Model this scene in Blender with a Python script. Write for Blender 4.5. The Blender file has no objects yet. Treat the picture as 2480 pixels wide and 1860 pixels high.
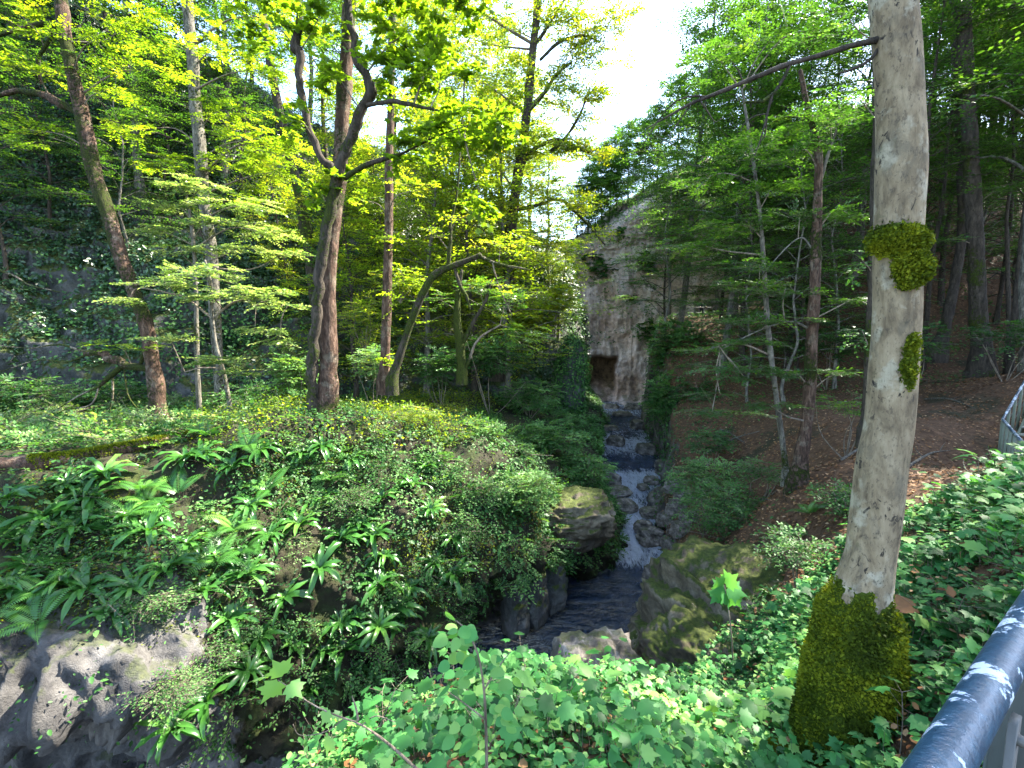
import bpy, math, random
import numpy as np
from mathutils import Vector, Matrix
from mathutils.bvhtree import BVHTree

SC = bpy.context.scene
COL = SC.collection
R = math.radians
rng = np.random.default_rng(11)
random.seed(5)

# ------------------------------------------------------------------ camera
PITCH = 6.0
FPX = 461.0
cam = bpy.data.cameras.new('camera')
cam.sensor_width = 36.0
cam.lens = 36.0 * FPX / 1024.0
cam.clip_end = 600
cam.clip_start = 0.05
camo = bpy.data.objects.new('camera', cam)
camo.rotation_euler = (R(90 - PITCH), 0, 0)
COL.objects.link(camo)
SC.camera = camo
CP, SP = math.cos(R(PITCH)), math.sin(R(PITCH))


def ray(px, py):
    u = (px - 512) / FPX
    v = (384 - py) / FPX
    return np.array([u, CP + v * SP, -SP + v * CP])


def P(px, py, Y):
    d = ray(px, py)
    return d * (Y / d[1])


def depth(p):
    return p[1] * CP - p[2] * SP


# ------------------------------------------------------------------ noise
def vnoise(p, seed=0):
    p = np.asarray(p, float)
    ip = np.floor(p).astype(np.int64)
    f = p - ip
    u = f * f * f * (f * (f * 6 - 15) + 10)
    out = 0
    for dx in (0, 1):
        for dy in (0, 1):
            for dz in (0, 1):
                h = (ip[:, 0] + dx) * 374761393 + (ip[:, 1] + dy) * 668265263 + (ip[:, 2] + dz) * 2147483647 + seed * 974711
                h = (h ^ (h >> 13)) * 1274126177 & 0x7FFFFFFF
                h = (h ^ (h >> 16)) & 0xFFFF
                w = (u[:, 0] if dx else 1 - u[:, 0]) * (u[:, 1] if dy else 1 - u[:, 1]) * (u[:, 2] if dz else 1 - u[:, 2])
                out = out + w * (h / 65535.0)
    return out * 2 - 1


def fbm(p, octv=4, seed=0, gain=.5, ridge=False):
    p = np.asarray(p, float)
    a, s, t = 1.0, 0, 0
    for o in range(octv):
        n = vnoise(p * 2 ** o + 17.3 * o, seed + o)
        if ridge:
            n = 1 - 2 * np.abs(n)
        s = s + a * n
        t += a
        a *= gain
    return s / t


# ------------------------------------------------------------------ mesh building
class Buf:
    def __init__(self):
        self.v, self.f, self.t, self.m, self.n = [], [], [], [], 0

    def add(self, verts, faces, tint=0.5, mat=0):
        verts = np.asarray(verts, np.float32).reshape(-1, 3)
        if isinstance(faces, np.ndarray):
            faces = [faces]
        for f in faces:
            f = np.asarray(f, np.int32)
            if len(f):
                self.f.append(f + self.n)
                self.m.append(np.full(len(f), mat, np.int32))
        self.v.append(verts)
        self.t.append(np.broadcast_to(np.asarray(tint, np.float32), (len(verts),)).copy())
        self.n += len(verts)

    def mesh(self, name, mats, smooth=True):
        me = bpy.data.meshes.new(name)
        v = np.concatenate(self.v) if self.v else np.zeros((0, 3), np.float32)
        me.vertices.add(len(v))
        me.vertices.foreach_set('co', v.ravel())
        li = np.concatenate([f.ravel() for f in self.f])
        cnt = np.concatenate([np.full(len(f), f.shape[1], np.int32) for f in self.f])
        st = np.concatenate([[0], np.cumsum(cnt)[:-1]]).astype(np.int32)
        me.loops.add(len(li))
        me.loops.foreach_set('vertex_index', li.astype(np.int32))
        me.polygons.add(len(cnt))
        me.polygons.foreach_set('loop_start', st)
        me.polygons.foreach_set('material_index', np.concatenate(self.m))
        me.polygons.foreach_set('use_smooth', np.full(len(cnt), smooth))
        at = me.attributes.new('tint', 'FLOAT', 'POINT')
        at.data.foreach_set('value', np.concatenate(self.t))
        for m in (mats if isinstance(mats, (list, tuple)) else [mats]):
            me.materials.append(m)
        me.update(calc_edges=True)
        return me

    def build(self, name, mats, parent=None, smooth=True):
        o = bpy.data.objects.new(name, self.mesh(name, mats, smooth))
        COL.objects.link(o)
        if parent is not None:
            o.parent = parent
        return o


def link_mesh(name, me, parent=None):
    o = bpy.data.objects.new(name, me)
    COL.objects.link(o)
    if parent is not None:
        o.parent = parent
    return o


def tag(o, label=None, cat=None, group=None, kind=None):
    for k, v in (('label', label), ('category', cat), ('group', group), ('kind', kind)):
        if v:
            o[k] = v
    return o


def empty(name, loc=(0, 0, 0), rz=0.0):
    o = bpy.data.objects.new(name, None)
    o.location = loc
    o.rotation_euler = (0, 0, rz)
    COL.objects.link(o)
    return o


def local(o, pts):
    return np.asarray(pts) - np.array(o.location)


ORD = ['leftmost', 'second from the left', 'third from the left', 'fourth from the left', 'fifth from the left', 'sixth from the left',
       'seventh from the left', 'eighth from the left', 'ninth from the left', 'tenth from the left', 'eleventh from the left', 'twelfth from the left',
       'thirteenth from the left', 'fourteenth from the left', 'fifteenth from the left', 'sixteenth from the left', 'seventeenth from the left', 'eighteenth from the left', 'nineteenth from the left'] + [f'{w} from the left' for w in ('twentieth', 'twenty-first', 'twenty-second', 'twenty-third', 'twenty-fourth', 'twenty-fifth', 'twenty-sixth', 'twenty-seventh', 'twenty-eighth', 'twenty-ninth')]


def order(i, n):
    if n == 1:
        return ''
    if i == n - 1:
        return 'rightmost'
    return ORD[i]


def catmull(pts, k):
    """pts (n,m) -> k samples of a Catmull-Rom curve through them"""
    p = np.asarray(pts, float)
    n = len(p)
    if n == 2:
        t = np.linspace(0, 1, k)[:, None]
        return p[0] * (1 - t) + p[1] * t
    q = np.vstack([2 * p[0] - p[1], p, 2 * p[-1] - p[-2]])
    t = np.linspace(0, n - 1, k)
    i = np.minimum(t.astype(int), n - 2)
    f = (t - i)[:, None]
    a, b, c, d = q[i], q[i + 1], q[i + 2], q[i + 3]
    return .5 * ((2 * b) + (c - a) * f + (2 * a - 5 * b + 4 * c - d) * f * f + (3 * b - a - 3 * c + d) * f ** 3)


def tube(buf, pts, rad, ns=8, k=None, rough=0.0, freq=3.0, tint=.5, seed=0, mat=0, cap=True, elong=1.0):
    pr = np.column_stack([np.asarray(pts, float), np.asarray(rad, float)])
    if k:
        pr = catmull(pr, k)
    c, r = pr[:, :3], np.maximum(pr[:, 3], .0015)
    n = len(c)
    t = np.gradient(c, axis=0)
    t /= np.linalg.norm(t, axis=1)[:, None] + 1e-9
    up = np.array([0.13, 0.37, 0.1]) if abs(t[0][2]) > .7 else np.array([.1, .1, 1.0])
    x = np.cross(np.broadcast_to(up, t.shape), t)
    x /= np.linalg.norm(x, axis=1)[:, None] + 1e-9
    y = np.cross(t, x)
    a = np.arange(ns) / ns * 2 * np.pi
    d = np.cos(a)[None, :, None] * x[:, None] + np.sin(a)[None, :, None] * y[:, None]
    v = c[:, None] + d * r[:, None, None]
    if rough:
        q = v.reshape(-1, 3) * np.array([freq, freq, freq * elong])
        nn = fbm(q, 3, seed)
        v = v + d * (nn.reshape(n, ns) * rough * r[:, None])[:, :, None]
    i = np.arange(n - 1)[:, None] * ns
    j = np.arange(ns)[None]
    jn = (j + 1) % ns
    f = np.stack([i + j, i + jn, i + ns + jn, i + ns + j], -1).reshape(-1, 4)
    vv = v.reshape(-1, 3)
    fs = [f]
    if cap:
        vv = np.vstack([vv, c[-1:] + t[-1:] * r[-1] * .4])
        b = (n - 1) * ns
        fs.append(np.stack([b + np.arange(ns), b + (np.arange(ns) + 1) % ns, np.full(ns, n * ns)], -1))
    if callable(tint):
        tint = tint(vv)
    buf.add(vv, fs, tint, mat)
    return vv[:n * ns], d.reshape(-1, 3)


def scatter(buf, tv, tf, pos, yd, zd, size, tint, mat=0):
    """stamp template (tv, list of face arrays) at pos with its y axis along yd and z along zd"""
    pos, yd, zd = (np.asarray(a, float) for a in (pos, yd, zd))
    n, k = len(pos), len(tv)
    if n == 0:
        return
    yd = yd / (np.linalg.norm(yd, axis=1)[:, None] + 1e-9)
    x = np.cross(yd, zd)
    x /= np.linalg.norm(x, axis=1)[:, None] + 1e-9
    z = np.cross(x, yd)
    s = np.broadcast_to(np.asarray(size, float), (n,))[:, None, None]
    v = pos[:, None] + s * (tv[None, :, 0:1] * x[:, None] + tv[None, :, 1:2] * yd[:, None] + tv[None, :, 2:3] * z[:, None])
    fs = [(f[None] + (np.arange(n) * k)[:, None, None]).reshape(-1, f.shape[1]) for f in tf]
    t = np.repeat(np.broadcast_to(np.asarray(tint, float), (n,)), k)
    buf.add(v.reshape(-1, 3), fs, t, mat)


def rnd_dirs(n):
    d = rng.normal(size=(n, 3))
    return d / np.linalg.norm(d, axis=1)[:, None]


# leaf templates
def fan(outline, zc=0.0, droop=0.0):
    o = np.asarray(outline, float)
    z = -droop * (o[:, 0] ** 2 * 2 + (o[:, 1] - .3) ** 2)
    v = np.vstack([[0, .35, zc], np.column_stack([o, z])])
    n = len(o)
    f = np.array([[0, 1 + i, 1 + (i + 1) % n] for i in range(n)])
    return v, [f]


BEECH = (np.array([[0, 0, 0], [.3, .45, .07], [0, 1, -.03], [-.3, .45, .07]], float), [np.array([[0, 1, 2], [0, 2, 3]])])
_half = [(0, 0), (.12, -.08), (.28, .02), (.52, .12), (.4, .26), (.62, .5), (.36, .5), (.3, .62), (.16, .62)]
MAPLE = fan(_half + [(0, 1.0)] + [(-x, y) for x, y in _half[:0:-1]], .04, .12)
_ivy = [(0, 0), (.25, -.1), (.5, .15), (.34, .4), (.3, .55)]
IVY = fan(_ivy + [(0, .95)] + [(-x, y) for x, y in _ivy[:0:-1]], .05, .1)
SIMPLE = (np.array([[0, 0, 0], [.26, .25, .06], [.24, .65, .05], [0, 1, -.05], [-.24, .65, .05], [-.26, .25, .06], [0, .5, 0]], float),
          [np.array([[0, 1, 6], [1, 2, 6], [2, 3, 6], [3, 4, 6], [4, 5, 6], [5, 0, 6]])])


# ------------------------------------------------------------------ materials
def mat_new(name):
    m = bpy.data.materials.new(name)
    m.use_nodes = True
    nt = m.node_tree
    b = nt.nodes['Principled BSDF']
    return m, nt, nt.nodes, nt.links, b


def ramp(nt, stops, fac=None, interp='LINEAR'):
    r = nt.nodes.new('ShaderNodeValToRGB')
    r.color_ramp.interpolation = interp
    e = r.color_ramp.elements
    while len(e) < len(stops):
        e.new(.5)
    for i, (p, c) in enumerate(stops):
        e[i].position = p
        e[i].color = (*c, 1)
    if fac is not None:
        nt.links.new(fac, r.inputs[0])
    return r.outputs[0]


def noise(nt, scale, detail=4, rough=.55, vec=None, dist=0):
    n = nt.nodes.new('ShaderNodeTexNoise')
    n.inputs['Scale'].default_value = scale
    n.inputs['Detail'].default_value = detail
    n.inputs['Roughness'].default_value = rough
    n.inputs['Distortion'].default_value = dist
    if vec is not None:
        nt.links.new(vec, n.inputs['Vector'])
    return n.outputs['Fac']


def coords(nt, which='Object', scale=None):
    c = nt.nodes.new('ShaderNodeTexCoord').outputs[which]
    if scale:
        m = nt.nodes.new('ShaderNodeMapping')
        m.inputs['Scale'].default_value = scale
        nt.links.new(c, m.inputs[0])
        c = m.outputs[0]
    return c


def math_node(nt, op, a, b=0.5, c=None, clamp=False):
    n = nt.nodes.new('ShaderNodeMath')
    n.operation = op
    n.use_clamp = clamp
    for i, x in enumerate((a, b, c)):
        if x is None:
            continue
        if hasattr(x, 'is_output'):
            nt.links.new(x, n.inputs[i])
        else:
            n.inputs[i].default_value = x
    return n.outputs[0]


def mixc(nt, fac, a, b, mode='MIX'):
    n = nt.nodes.new('ShaderNodeMix')
    n.data_type = 'RGBA'
    n.blend_type = mode
    for s, x in ((0, fac), (6, a), (7, b)):
        if hasattr(x, 'is_output'):
            nt.links.new(x, n.inputs[s])
        elif s == 0:
            n.inputs[0].default_value = x
        else:
            n.inputs[s].default_value = (*x, 1)
    return n.outputs[2]


def bump(nt, b, height, strength=.5, dist=.02):
    n = nt.nodes.new('ShaderNodeBump')
    n.inputs['Strength'].default_value = strength
    n.inputs['Distance'].default_value = dist
    nt.links.new(height, n.inputs['Height'])
    nt.links.new(n.outputs[0], b.inputs['Normal'])


def smooth_step(nt, x, lo, hi):
    n = nt.nodes.new('ShaderNodeMapRange')
    n.interpolation_type = 'SMOOTHSTEP'
    nt.links.new(x, n.inputs[0])
    n.inputs[1].default_value = lo
    n.inputs[2].default_value = hi
    return n.outputs[0]


def attr(nt, name='tint'):
    a = nt.nodes.new('ShaderNodeAttribute')
    a.attribute_name = name
    return a.outputs['Fac']


def leaf_mat(name, cols, transl=.45, rough=.42, tcol=(1.9, 1.8, .55), spec=.35):
    m, nt, N, L, b = mat_new(name)
    c = ramp(nt, [(i / (len(cols) - 1), x) for i, x in enumerate(cols)], attr(nt))
    L.new(c, b.inputs['Base Color'])
    b.inputs['Roughness'].default_value = rough
    b.inputs['Specular IOR Level'].default_value = spec
    t = N.new('ShaderNodeBsdfTranslucent')
    L.new(mixc(nt, 1.0, c, tcol, 'MULTIPLY'), t.inputs[0])
    mx = N.new('ShaderNodeMixShader')
    mx.inputs[0].default_value = transl
    L.new(b.outputs[0], mx.inputs[1])
    L.new(t.outputs[0], mx.inputs[2])
    L.new(mx.outputs[0], N['Material Output'].inputs[0])
    return m


MOSS_C = [(.012, .018, .003), (.035, .05, .006), (.085, .1, .01)]


def rock_mat(name, cols, moss=.5, moss_lo=.2, scale=1.0, stain=.6):
    m, nt, N, L, b = mat_new(name)
    co = coords(nt)
    n1 = noise(nt, .55 * scale, 8, .65, co, .6)
    c = ramp(nt, [(.3, cols[0]), (.46, cols[1]), (.58, cols[2]), (.72, cols[3])], n1)
    n2 = noise(nt, 6 * scale, 6, .7, co)
    c = mixc(nt, .8, c, ramp(nt, [(.3, (.45, .45, .45)), (.7, (1.35, 1.3, 1.25))], n2), 'MULTIPLY')
    # dark vertical water streaks
    st = noise(nt, 1.0 * scale, 5, .6, coords(nt, 'Object', (1.6, 1.6, .18)))
    c = mixc(nt, math_node(nt, 'MULTIPLY', smooth_step(nt, st, .55, .7), stain), c, (.03, .028, .03))
    g = N.new('ShaderNodeNewGeometry')
    sx = N.new('ShaderNodeSeparateXYZ')
    L.new(g.outputs['Normal'], sx.inputs[0])
    n3 = noise(nt, 1.7 * scale, 6, .65, co)
    mf = math_node(nt, 'ADD', sx.outputs[2], math_node(nt, 'MULTIPLY', math_node(nt, 'SUBTRACT', n3, .5), 2.6))
    mf = math_node(nt, 'MULTIPLY', smooth_step(nt, mf, moss_lo, moss_lo + .25), moss, clamp=True)
    mc = ramp(nt, [(.3, MOSS_C[0]), (.5, MOSS_C[1]), (.75, MOSS_C[2])], noise(nt, 9 * scale, 5, .7, co))
    c = mixc(nt, mf, c, mc)
    L.new(c, b.inputs['Base Color'])
    b.inputs['Roughness'].default_value = .85
    b.inputs['Specular IOR Level'].default_value = .25
    h = math_node(nt, 'ADD', noise(nt, 4 * scale, 8, .7, co, .3), math_node(nt, 'MULTIPLY', noise(nt, 40 * scale, 4, .7, co), .3))
    bump(nt, b, h, .8, .12 / scale)
    return m


def bark_mat(name, cols, moss_c=MOSS_C, spots=0.0, lichen=0.0, scale=1.0, bumpd=.03, fissure=.7):
    """attribute tint > .5 marks where moss grows on the bark"""
    m, nt, N, L, b = mat_new(name)
    co = coords(nt, 'Object', (1, 1, .35))
    iso = coords(nt)
    n1 = noise(nt, 9 * scale, 7, .65, co, .4)
    c = ramp(nt, [(.3, cols[0]), (.5, cols[1]), (.7, cols[2])], n1)
    if lichen:
        c = mixc(nt, math_node(nt, 'MULTIPLY', smooth_step(nt, noise(nt, 3.2 * scale, 5, .6, iso), .52, .62), lichen), c, (.34, .31, .23))
    if spots:
        zone = smooth_step(nt, noise(nt, 2.3, 4, .65, iso), .46, .6)
        sp = smooth_step(nt, noise(nt, 15, 3, .6, coords(nt, 'Object', (1, 1, .7)), 1.0), .575, .64)
        c = mixc(nt, math_node(nt, 'MULTIPLY', smooth_step(nt, noise(nt, 4.5, 5, .7, coords(nt, 'Object', (1, 1, .6)), .8), .5, .66), .6), c, (.1, .085, .06))
        c = mixc(nt, math_node(nt, 'MULTIPLY', smooth_step(nt, noise(nt, 7, 6, .75, iso, .5), .57, .7), .5), c, (.075, .075, .035))
        c = mixc(nt, math_node(nt, 'MULTIPLY', math_node(nt, 'MULTIPLY', sp, zone), spots, clamp=True), c, (.018, .015, .013))
        c = mixc(nt, math_node(nt, 'MULTIPLY', smooth_step(nt, noise(nt, 32, 4, .75, coords(nt, 'Object', (1, 1, .5))), .54, .66), .6), c, (.05, .04, .03))
    n3 = noise(nt, 12 * scale, 5, .7, iso)
    t = math_node(nt, 'ADD', attr(nt), math_node(nt, 'MULTIPLY', math_node(nt, 'SUBTRACT', n3, .5), 1.1))
    mf = smooth_step(nt, t, .46, .62)
    mc = ramp(nt, [(.3, moss_c[0]), (.5, moss_c[1]), (.72, moss_c[2])], noise(nt, 30 * scale, 4, .7, iso))
    c = mixc(nt, mf, c, mc)
    L.new(c, b.inputs['Base Color'])
    b.inputs['Roughness'].default_value = .9
    b.inputs['Specular IOR Level'].default_value = .2
    fis = noise(nt, 22 * scale, 5, .75, coords(nt, 'Object', (1, 1, .16)), .8)
    c2 = mixc(nt, math_node(nt, 'MULTIPLY', math_node(nt, 'SUBTRACT', 1.0, smooth_step(nt, fis, .36, .52)), fissure), c, (.012, .01, .008))
    L.new(c2, b.inputs['Base Color'])
    h = math_node(nt, 'ADD', math_node(nt, 'ADD', n1, math_node(nt, 'MULTIPLY', fis, fissure * 1.5)), math_node(nt, 'MULTIPLY', math_node(nt, 'MULTIPLY', mf, noise(nt, 60, 3, .7, iso)), 1.2))
    bump(nt, b, h, 1.0, bumpd)
    return m


M = {}
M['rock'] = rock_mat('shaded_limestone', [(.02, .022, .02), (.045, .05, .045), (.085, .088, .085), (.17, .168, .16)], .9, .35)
M['wet_rock'] = rock_mat('stream_rock', [(.02, .018, .018), (.1, .09, .075), (.26, .23, .2), (.42, .38, .34)], .6, .8, 2.2, .3)
M['mossy_rock'] = rock_mat('mossy_boulder_rock', [(.025, .02, .014), (.08, .065, .042), (.15, .125, .085), (.26, .23, .175)], .95, .5, 1.8, .4)
M['cliff'] = rock_mat('warm_cliff_rock', [(.2, .14, .105), (.36, .265, .215), (.45, .37, .33), (.57, .48, .43)], .6, .85, .6, .5)
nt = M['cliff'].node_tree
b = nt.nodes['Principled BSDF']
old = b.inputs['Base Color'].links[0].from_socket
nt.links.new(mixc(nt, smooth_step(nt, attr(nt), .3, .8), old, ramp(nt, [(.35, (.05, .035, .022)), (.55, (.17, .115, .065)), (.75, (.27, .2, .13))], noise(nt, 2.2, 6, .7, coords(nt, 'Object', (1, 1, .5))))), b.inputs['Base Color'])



def earth_mat(name, soil, rockcols, moss):
    """earth that gives way to bare rock where attribute tint passes one half"""
    m = rock_mat(name, rockcols, moss, .7)
    nt = m.node_tree
    L = nt.links
    b = nt.nodes['Principled BSDF']
    old = b.inputs['Base Color'].links[0].from_socket
    co = coords(nt)
    c = ramp(nt, soil[0], noise(nt, soil[1], 8, .72, co))
    if len(soil) > 2:
        c = mixc(nt, smooth_step(nt, noise(nt, .6, 5, .6, co), .55, .68), c, soil[2])
    t = math_node(nt, 'ADD', attr(nt), math_node(nt, 'MULTIPLY', math_node(nt, 'SUBTRACT', noise(nt, 3, 6, .7, co), .5), 1.4))
    L.new(mixc(nt, smooth_step(nt, t, .42, .6), c, old), b.inputs['Base Color'])
    return m


GREY = [(.025, .024, .022), (.07, .068, .066), (.125, .122, .12), (.21, .195, .17)]
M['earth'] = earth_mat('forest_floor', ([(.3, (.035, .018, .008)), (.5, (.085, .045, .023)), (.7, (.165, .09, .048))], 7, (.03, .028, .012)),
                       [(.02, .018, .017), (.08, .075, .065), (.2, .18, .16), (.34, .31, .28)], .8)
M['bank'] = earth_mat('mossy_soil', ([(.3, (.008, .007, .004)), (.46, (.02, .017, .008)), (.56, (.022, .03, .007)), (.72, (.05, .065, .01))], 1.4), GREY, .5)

# water
m, nt, N, L, b = mat_new('stream_water')
co = coords(nt)
w1 = noise(nt, 3.6, 3, .6, coords(nt, 'Object', (1.0, 1.6, 1)), .8)
w2 = noise(nt, 15, 3, .6, coords(nt, 'Object', (.8, 1.5, 1)), .5)
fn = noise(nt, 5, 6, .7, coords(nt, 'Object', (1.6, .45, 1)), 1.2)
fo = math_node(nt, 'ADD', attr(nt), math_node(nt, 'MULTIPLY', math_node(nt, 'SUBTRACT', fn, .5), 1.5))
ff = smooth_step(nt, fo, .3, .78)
c = mixc(nt, ff, (.022, .05, .1), (.68, .74, .86))  # blue of the water body, deepened in place of reflected sky
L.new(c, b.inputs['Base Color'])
L.new(math_node(nt, 'ADD', .06, math_node(nt, 'MULTIPLY', ff, .5)), b.inputs['Roughness'])
b.inputs['Specular IOR Level'].default_value = 1.0
b.inputs['IOR'].default_value = 1.75
bump(nt, b, math_node(nt, 'ADD', w1, math_node(nt, 'MULTIPLY', w2, .7)), 1.0, .9)
M['water'] = m

G1 = [(.012, .035, .008), (.03, .085, .014), (.06, .14, .02), (.1, .19, .03)]
M['ivy'] = leaf_mat('ivy_leaf', [(.008, .024, .01), (.018, .05, .018), (.035, .085, .028), (.07, .14, .045)], .2, .35, (1.5, 1.6, .6), .45)
M['cover'] = leaf_mat('bank_leaf', [(.014, .045, .012), (.032, .1, .022), (.065, .165, .042), (.13, .24, .07)], .35, .48, (1.9, 1.8, .55), .2)
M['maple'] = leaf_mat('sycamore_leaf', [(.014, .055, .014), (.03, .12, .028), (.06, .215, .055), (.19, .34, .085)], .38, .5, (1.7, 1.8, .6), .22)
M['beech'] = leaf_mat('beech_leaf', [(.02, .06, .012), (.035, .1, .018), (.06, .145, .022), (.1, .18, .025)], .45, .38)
M['sun_leaf'] = leaf_mat('backlit_glow_leaf', [(.06, .12, .012), (.1, .18, .018), (.15, .22, .02), (.24, .25, .03)], .58, .4, (2.4, 2.1, .5))  # leaf variant with backlit sun glow put into its colour
M['pale_leaf'] = leaf_mat('pale_sunlit_leaf', [(.06, .12, .03), (.11, .19, .05), (.18, .26, .09), (.28, .34, .16)], .5, .3, (1.9, 1.8, .8), .5)  # lit leaf variant: sun glare put into the pale colour
M['fern'] = leaf_mat('fern_frond', [(.014, .055, .01), (.028, .1, .016), (.05, .15, .025), (.1, .22, .035)], .3, .3, (1.7, 1.8, .5), .4)
M['dry'] = leaf_mat('dead_leaf', [(.06, .024, .01), (.14, .062, .024), (.23, .12, .05), (.32, .21, .12)], .12, .6, (1.4, 1.2, .8), .2)
M['ground_ivy'] = leaf_mat('ground_ivy_leaf', [(.012, .045, .012), (.026, .09, .024), (.048, .155, .04), (.09, .22, .06)], .3, .5, (1.6, 1.7, .6), .22)
M['moss'] = leaf_mat('moss_tuft', [(.018, .028, .003), (.05, .075, .006), (.11, .14, .008), (.19, .21, .012)], .3, .7, (1.6, 1.5, .5), .1)
M['pale_bark'] = bark_mat('pale_beech_bark', [(.07, .05, .03), (.185, .14, .085), (.28, .22, .14)], spots=1.0, lichen=.6, fissure=.12, bumpd=.012)
M['dark_bark'] = bark_mat('dark_bark', [(.02, .016, .013), (.05, .04, .03), (.09, .07, .055)])
M['red_bark'] = bark_mat('reddish_bark', [(.03, .018, .012), (.085, .05, .034), (.2, .13, .095)], lichen=.22, bumpd=.06)
M['grey_bark'] = bark_mat('grey_bark', [(.05, .045, .038), (.12, .11, .09), (.22, .2, .17)], lichen=.3)
M['twig'] = bark_mat('pale_twig', [(.1, .08, .06), (.2, .16, .12), (.3, .25, .2)])

# ------------------------------------------------------------------ lofted sheets of rock and earth
SHEETS = {}


def sheet(name, verts, nu, nv, mat, kind='structure', tint=.5):
    i = np.arange(nu - 1)[:, None] * nv
    j = np.arange(nv - 1)[None]
    f = np.stack([i + j, i + j + 1, i + nv + j + 1, i + nv + j], -1).reshape(-1, 4)
    b = Buf()
    b.add(verts, f, tint)
    o = b.build(name, mat)
    if kind:
        o['kind'] = kind
    a, bb, c, d = (verts[f[:, k]] for k in range(4))
    n = np.cross(c - a, d - bb)
    ar = np.linalg.norm(n, axis=1)
    n = n / (ar[:, None] + 1e-9)
    cen = (a + bb + c + d) / 4
    tris = np.vstack([f[:, [0, 1, 2]], f[:, [0, 2, 3]]])
    bvh = BVHTree.FromPolygons([tuple(v) for v in verts], [tuple(t) for t in f.tolist()])
    SHEETS[name] = dict(c=cen, n=n, a=ar * .5, v=verts, f=f, bvh=bvh, o=o)
    return o


def loft(cols, nu, nv):
    """cols: list of columns, each a list of xyz rows"""
    g = np.array([catmull(c, nv) for c in cols])
    return np.array([catmull(g[:, j], nu) for j in range(nv)]).transpose(1, 0, 2)


def grid_normals(g):
    du = np.gradient(g, axis=0)
    dv = np.gradient(g, axis=1)
    n = np.cross(du, dv)
    return n / (np.linalg.norm(n, axis=2)[..., None] + 1e-9)


def pix_cols(spec):
    return [[P(px, py, d) for (px, py, d) in c] for c in spec]


# --- left bank: plateau, mossy face, overhanging lip, undercut
def colm(px, rows, zb=-9.8):
    c = [P(px, py, d) for py, d in rows]
    last = c[-1].copy()
    last[2] = zb
    return c + [last]


cols = [
    colm(-330, [(405, 19), (440, 12), (492, 7.5), (550, 6.8), (620, 6.2), (715, 5.4), (730, 7.4)]),
    colm(-180, [(405, 20), (435, 13), (480, 8.5), (550, 7.6), (615, 7.0), (716, 6.0), (730, 7.6)]),
    colm(0, [(402, 20), (428, 14), (472, 9), (545, 8.2), (612, 7.5), (712, 6.6), (726, 8.3)]),
    colm(130, [(402, 21), (424, 15), (446, 10.5), (520, 9.2), (602, 8.1), (698, 7.2), (714, 8.9)]),
    colm(250, [(402, 22), (418, 16), (428, 12), (500, 10.4), (590, 9.2), (735, 8.3), (760, 8.9)]),
    colm(330, [(400, 23), (412, 18), (418, 13), (490, 11.4), (580, 10.2), (690, 9.6), (712, 10.0)]),
    colm(430, [(398, 24), (412, 19), (426, 14.5), (480, 12.6), (545, 11.8), (640, 11.4), (664, 12.0)]),
    colm(500, [(398, 25), (420, 20), (442, 15.5), (480, 13.8), (530, 13.0), (572, 12.7), (590, 14.2)]),
    colm(556, [(400, 27), (436, 21), (476, 16.6), (500, 15.5), (525, 15.0), (556, 14.9), (566, 16.6)]),
    colm(600, [(408, 29), (452, 22), (505, 18.2), (518, 17.3), (536, 16.9), (560, 17), (566, 18)]),
    [(3.0, 31, -4.2), (3.6, 27, -5.5), (4.1, 21, -6.9), (4.35, 20.6, -7.4), (4.4, 20.4, -7.9), (4.4, 20.4, -8.4), (4.2, 20.4, -8.9), (4.2, 20.4, -9.8)],
    [(3.4, 34, -3.5), (3.8, 31, -4.5), (4.0, 26, -6.0), (4.3, 25.4, -6.6), (4.3, 25.3, -7.1), (4.3, 25.3, -7.6), (4.2, 25.3, -8.3), (4.2, 25.3, -9.8)],
    [(4.6, 38, -3.0), (5.0, 36, -4), (5.6, 31, -5.6), (5.8, 30.7, -6.2), (5.9, 30.6, -6.7), (5.9, 30.6, -7.2), (5.8, 30.6, -8), (5.8, 30.6, -9.8)],
    [(6.5, 47, -2.5), (6.8, 44, -4), (7.4, 40, -5.4), (7.6, 40, -6.0), (7.7, 40, -6.5), (7.7, 40, -7), (7.6, 40, -8), (7.6, 40, -9.8)],
]
NU, NV = 420, 200
g = loft([np.array(c) for c in cols], NU, NV)
n = grid_normals(g)
q = g.reshape(-1, 3)
n = n.reshape(-1, 3)
if n[NV * 100 + 90][1] > 0:
    n = -n
vv = np.linspace(0, 1, NV)[None, :].repeat(NU, 0).ravel()
amp = np.where(vv < .3, .3, .6)
rocky = np.clip((vv - .52) / .15, 0, 1)
dsp = fbm(q * .45, 4, 3) * .9 * amp + fbm(q * 1.6, 4, 9, .55, True) * .28 * (0.3 + rocky) + fbm(q * np.array([2.5, 2.5, 1.0]), 3, 5) * .12
# hollows and ledges of the bare limestone
dsp += rocky * (fbm(q * np.array([.9, .9, 1.4]), 4, 31, .55, True) * .45 - .1 + fbm(q * 3.2, 3, 33, .55, True) * .09)
q2 = q + n * dsp[:, None]
cx = q2[:, 0] / q2[:, 1]
edge = .60 + .09 * fbm(q2 * 1.1, 4, 4) + (.22 * (lambda t: t * t * (3 - 2 * t))(np.clip((cx + .78 + .12 * fbm(q2 * .8, 3, 6)) / .22, 0, 1)) - .02)
sheet('rock_bank', q2, NU, NV, M['bank'], tint=.5 + (vv - edge) * 6)
SHEETS['rock_bank']['fv'] = np.linspace(0, 1, NV - 1)[None].repeat(NU - 1, 0).ravel()

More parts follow.
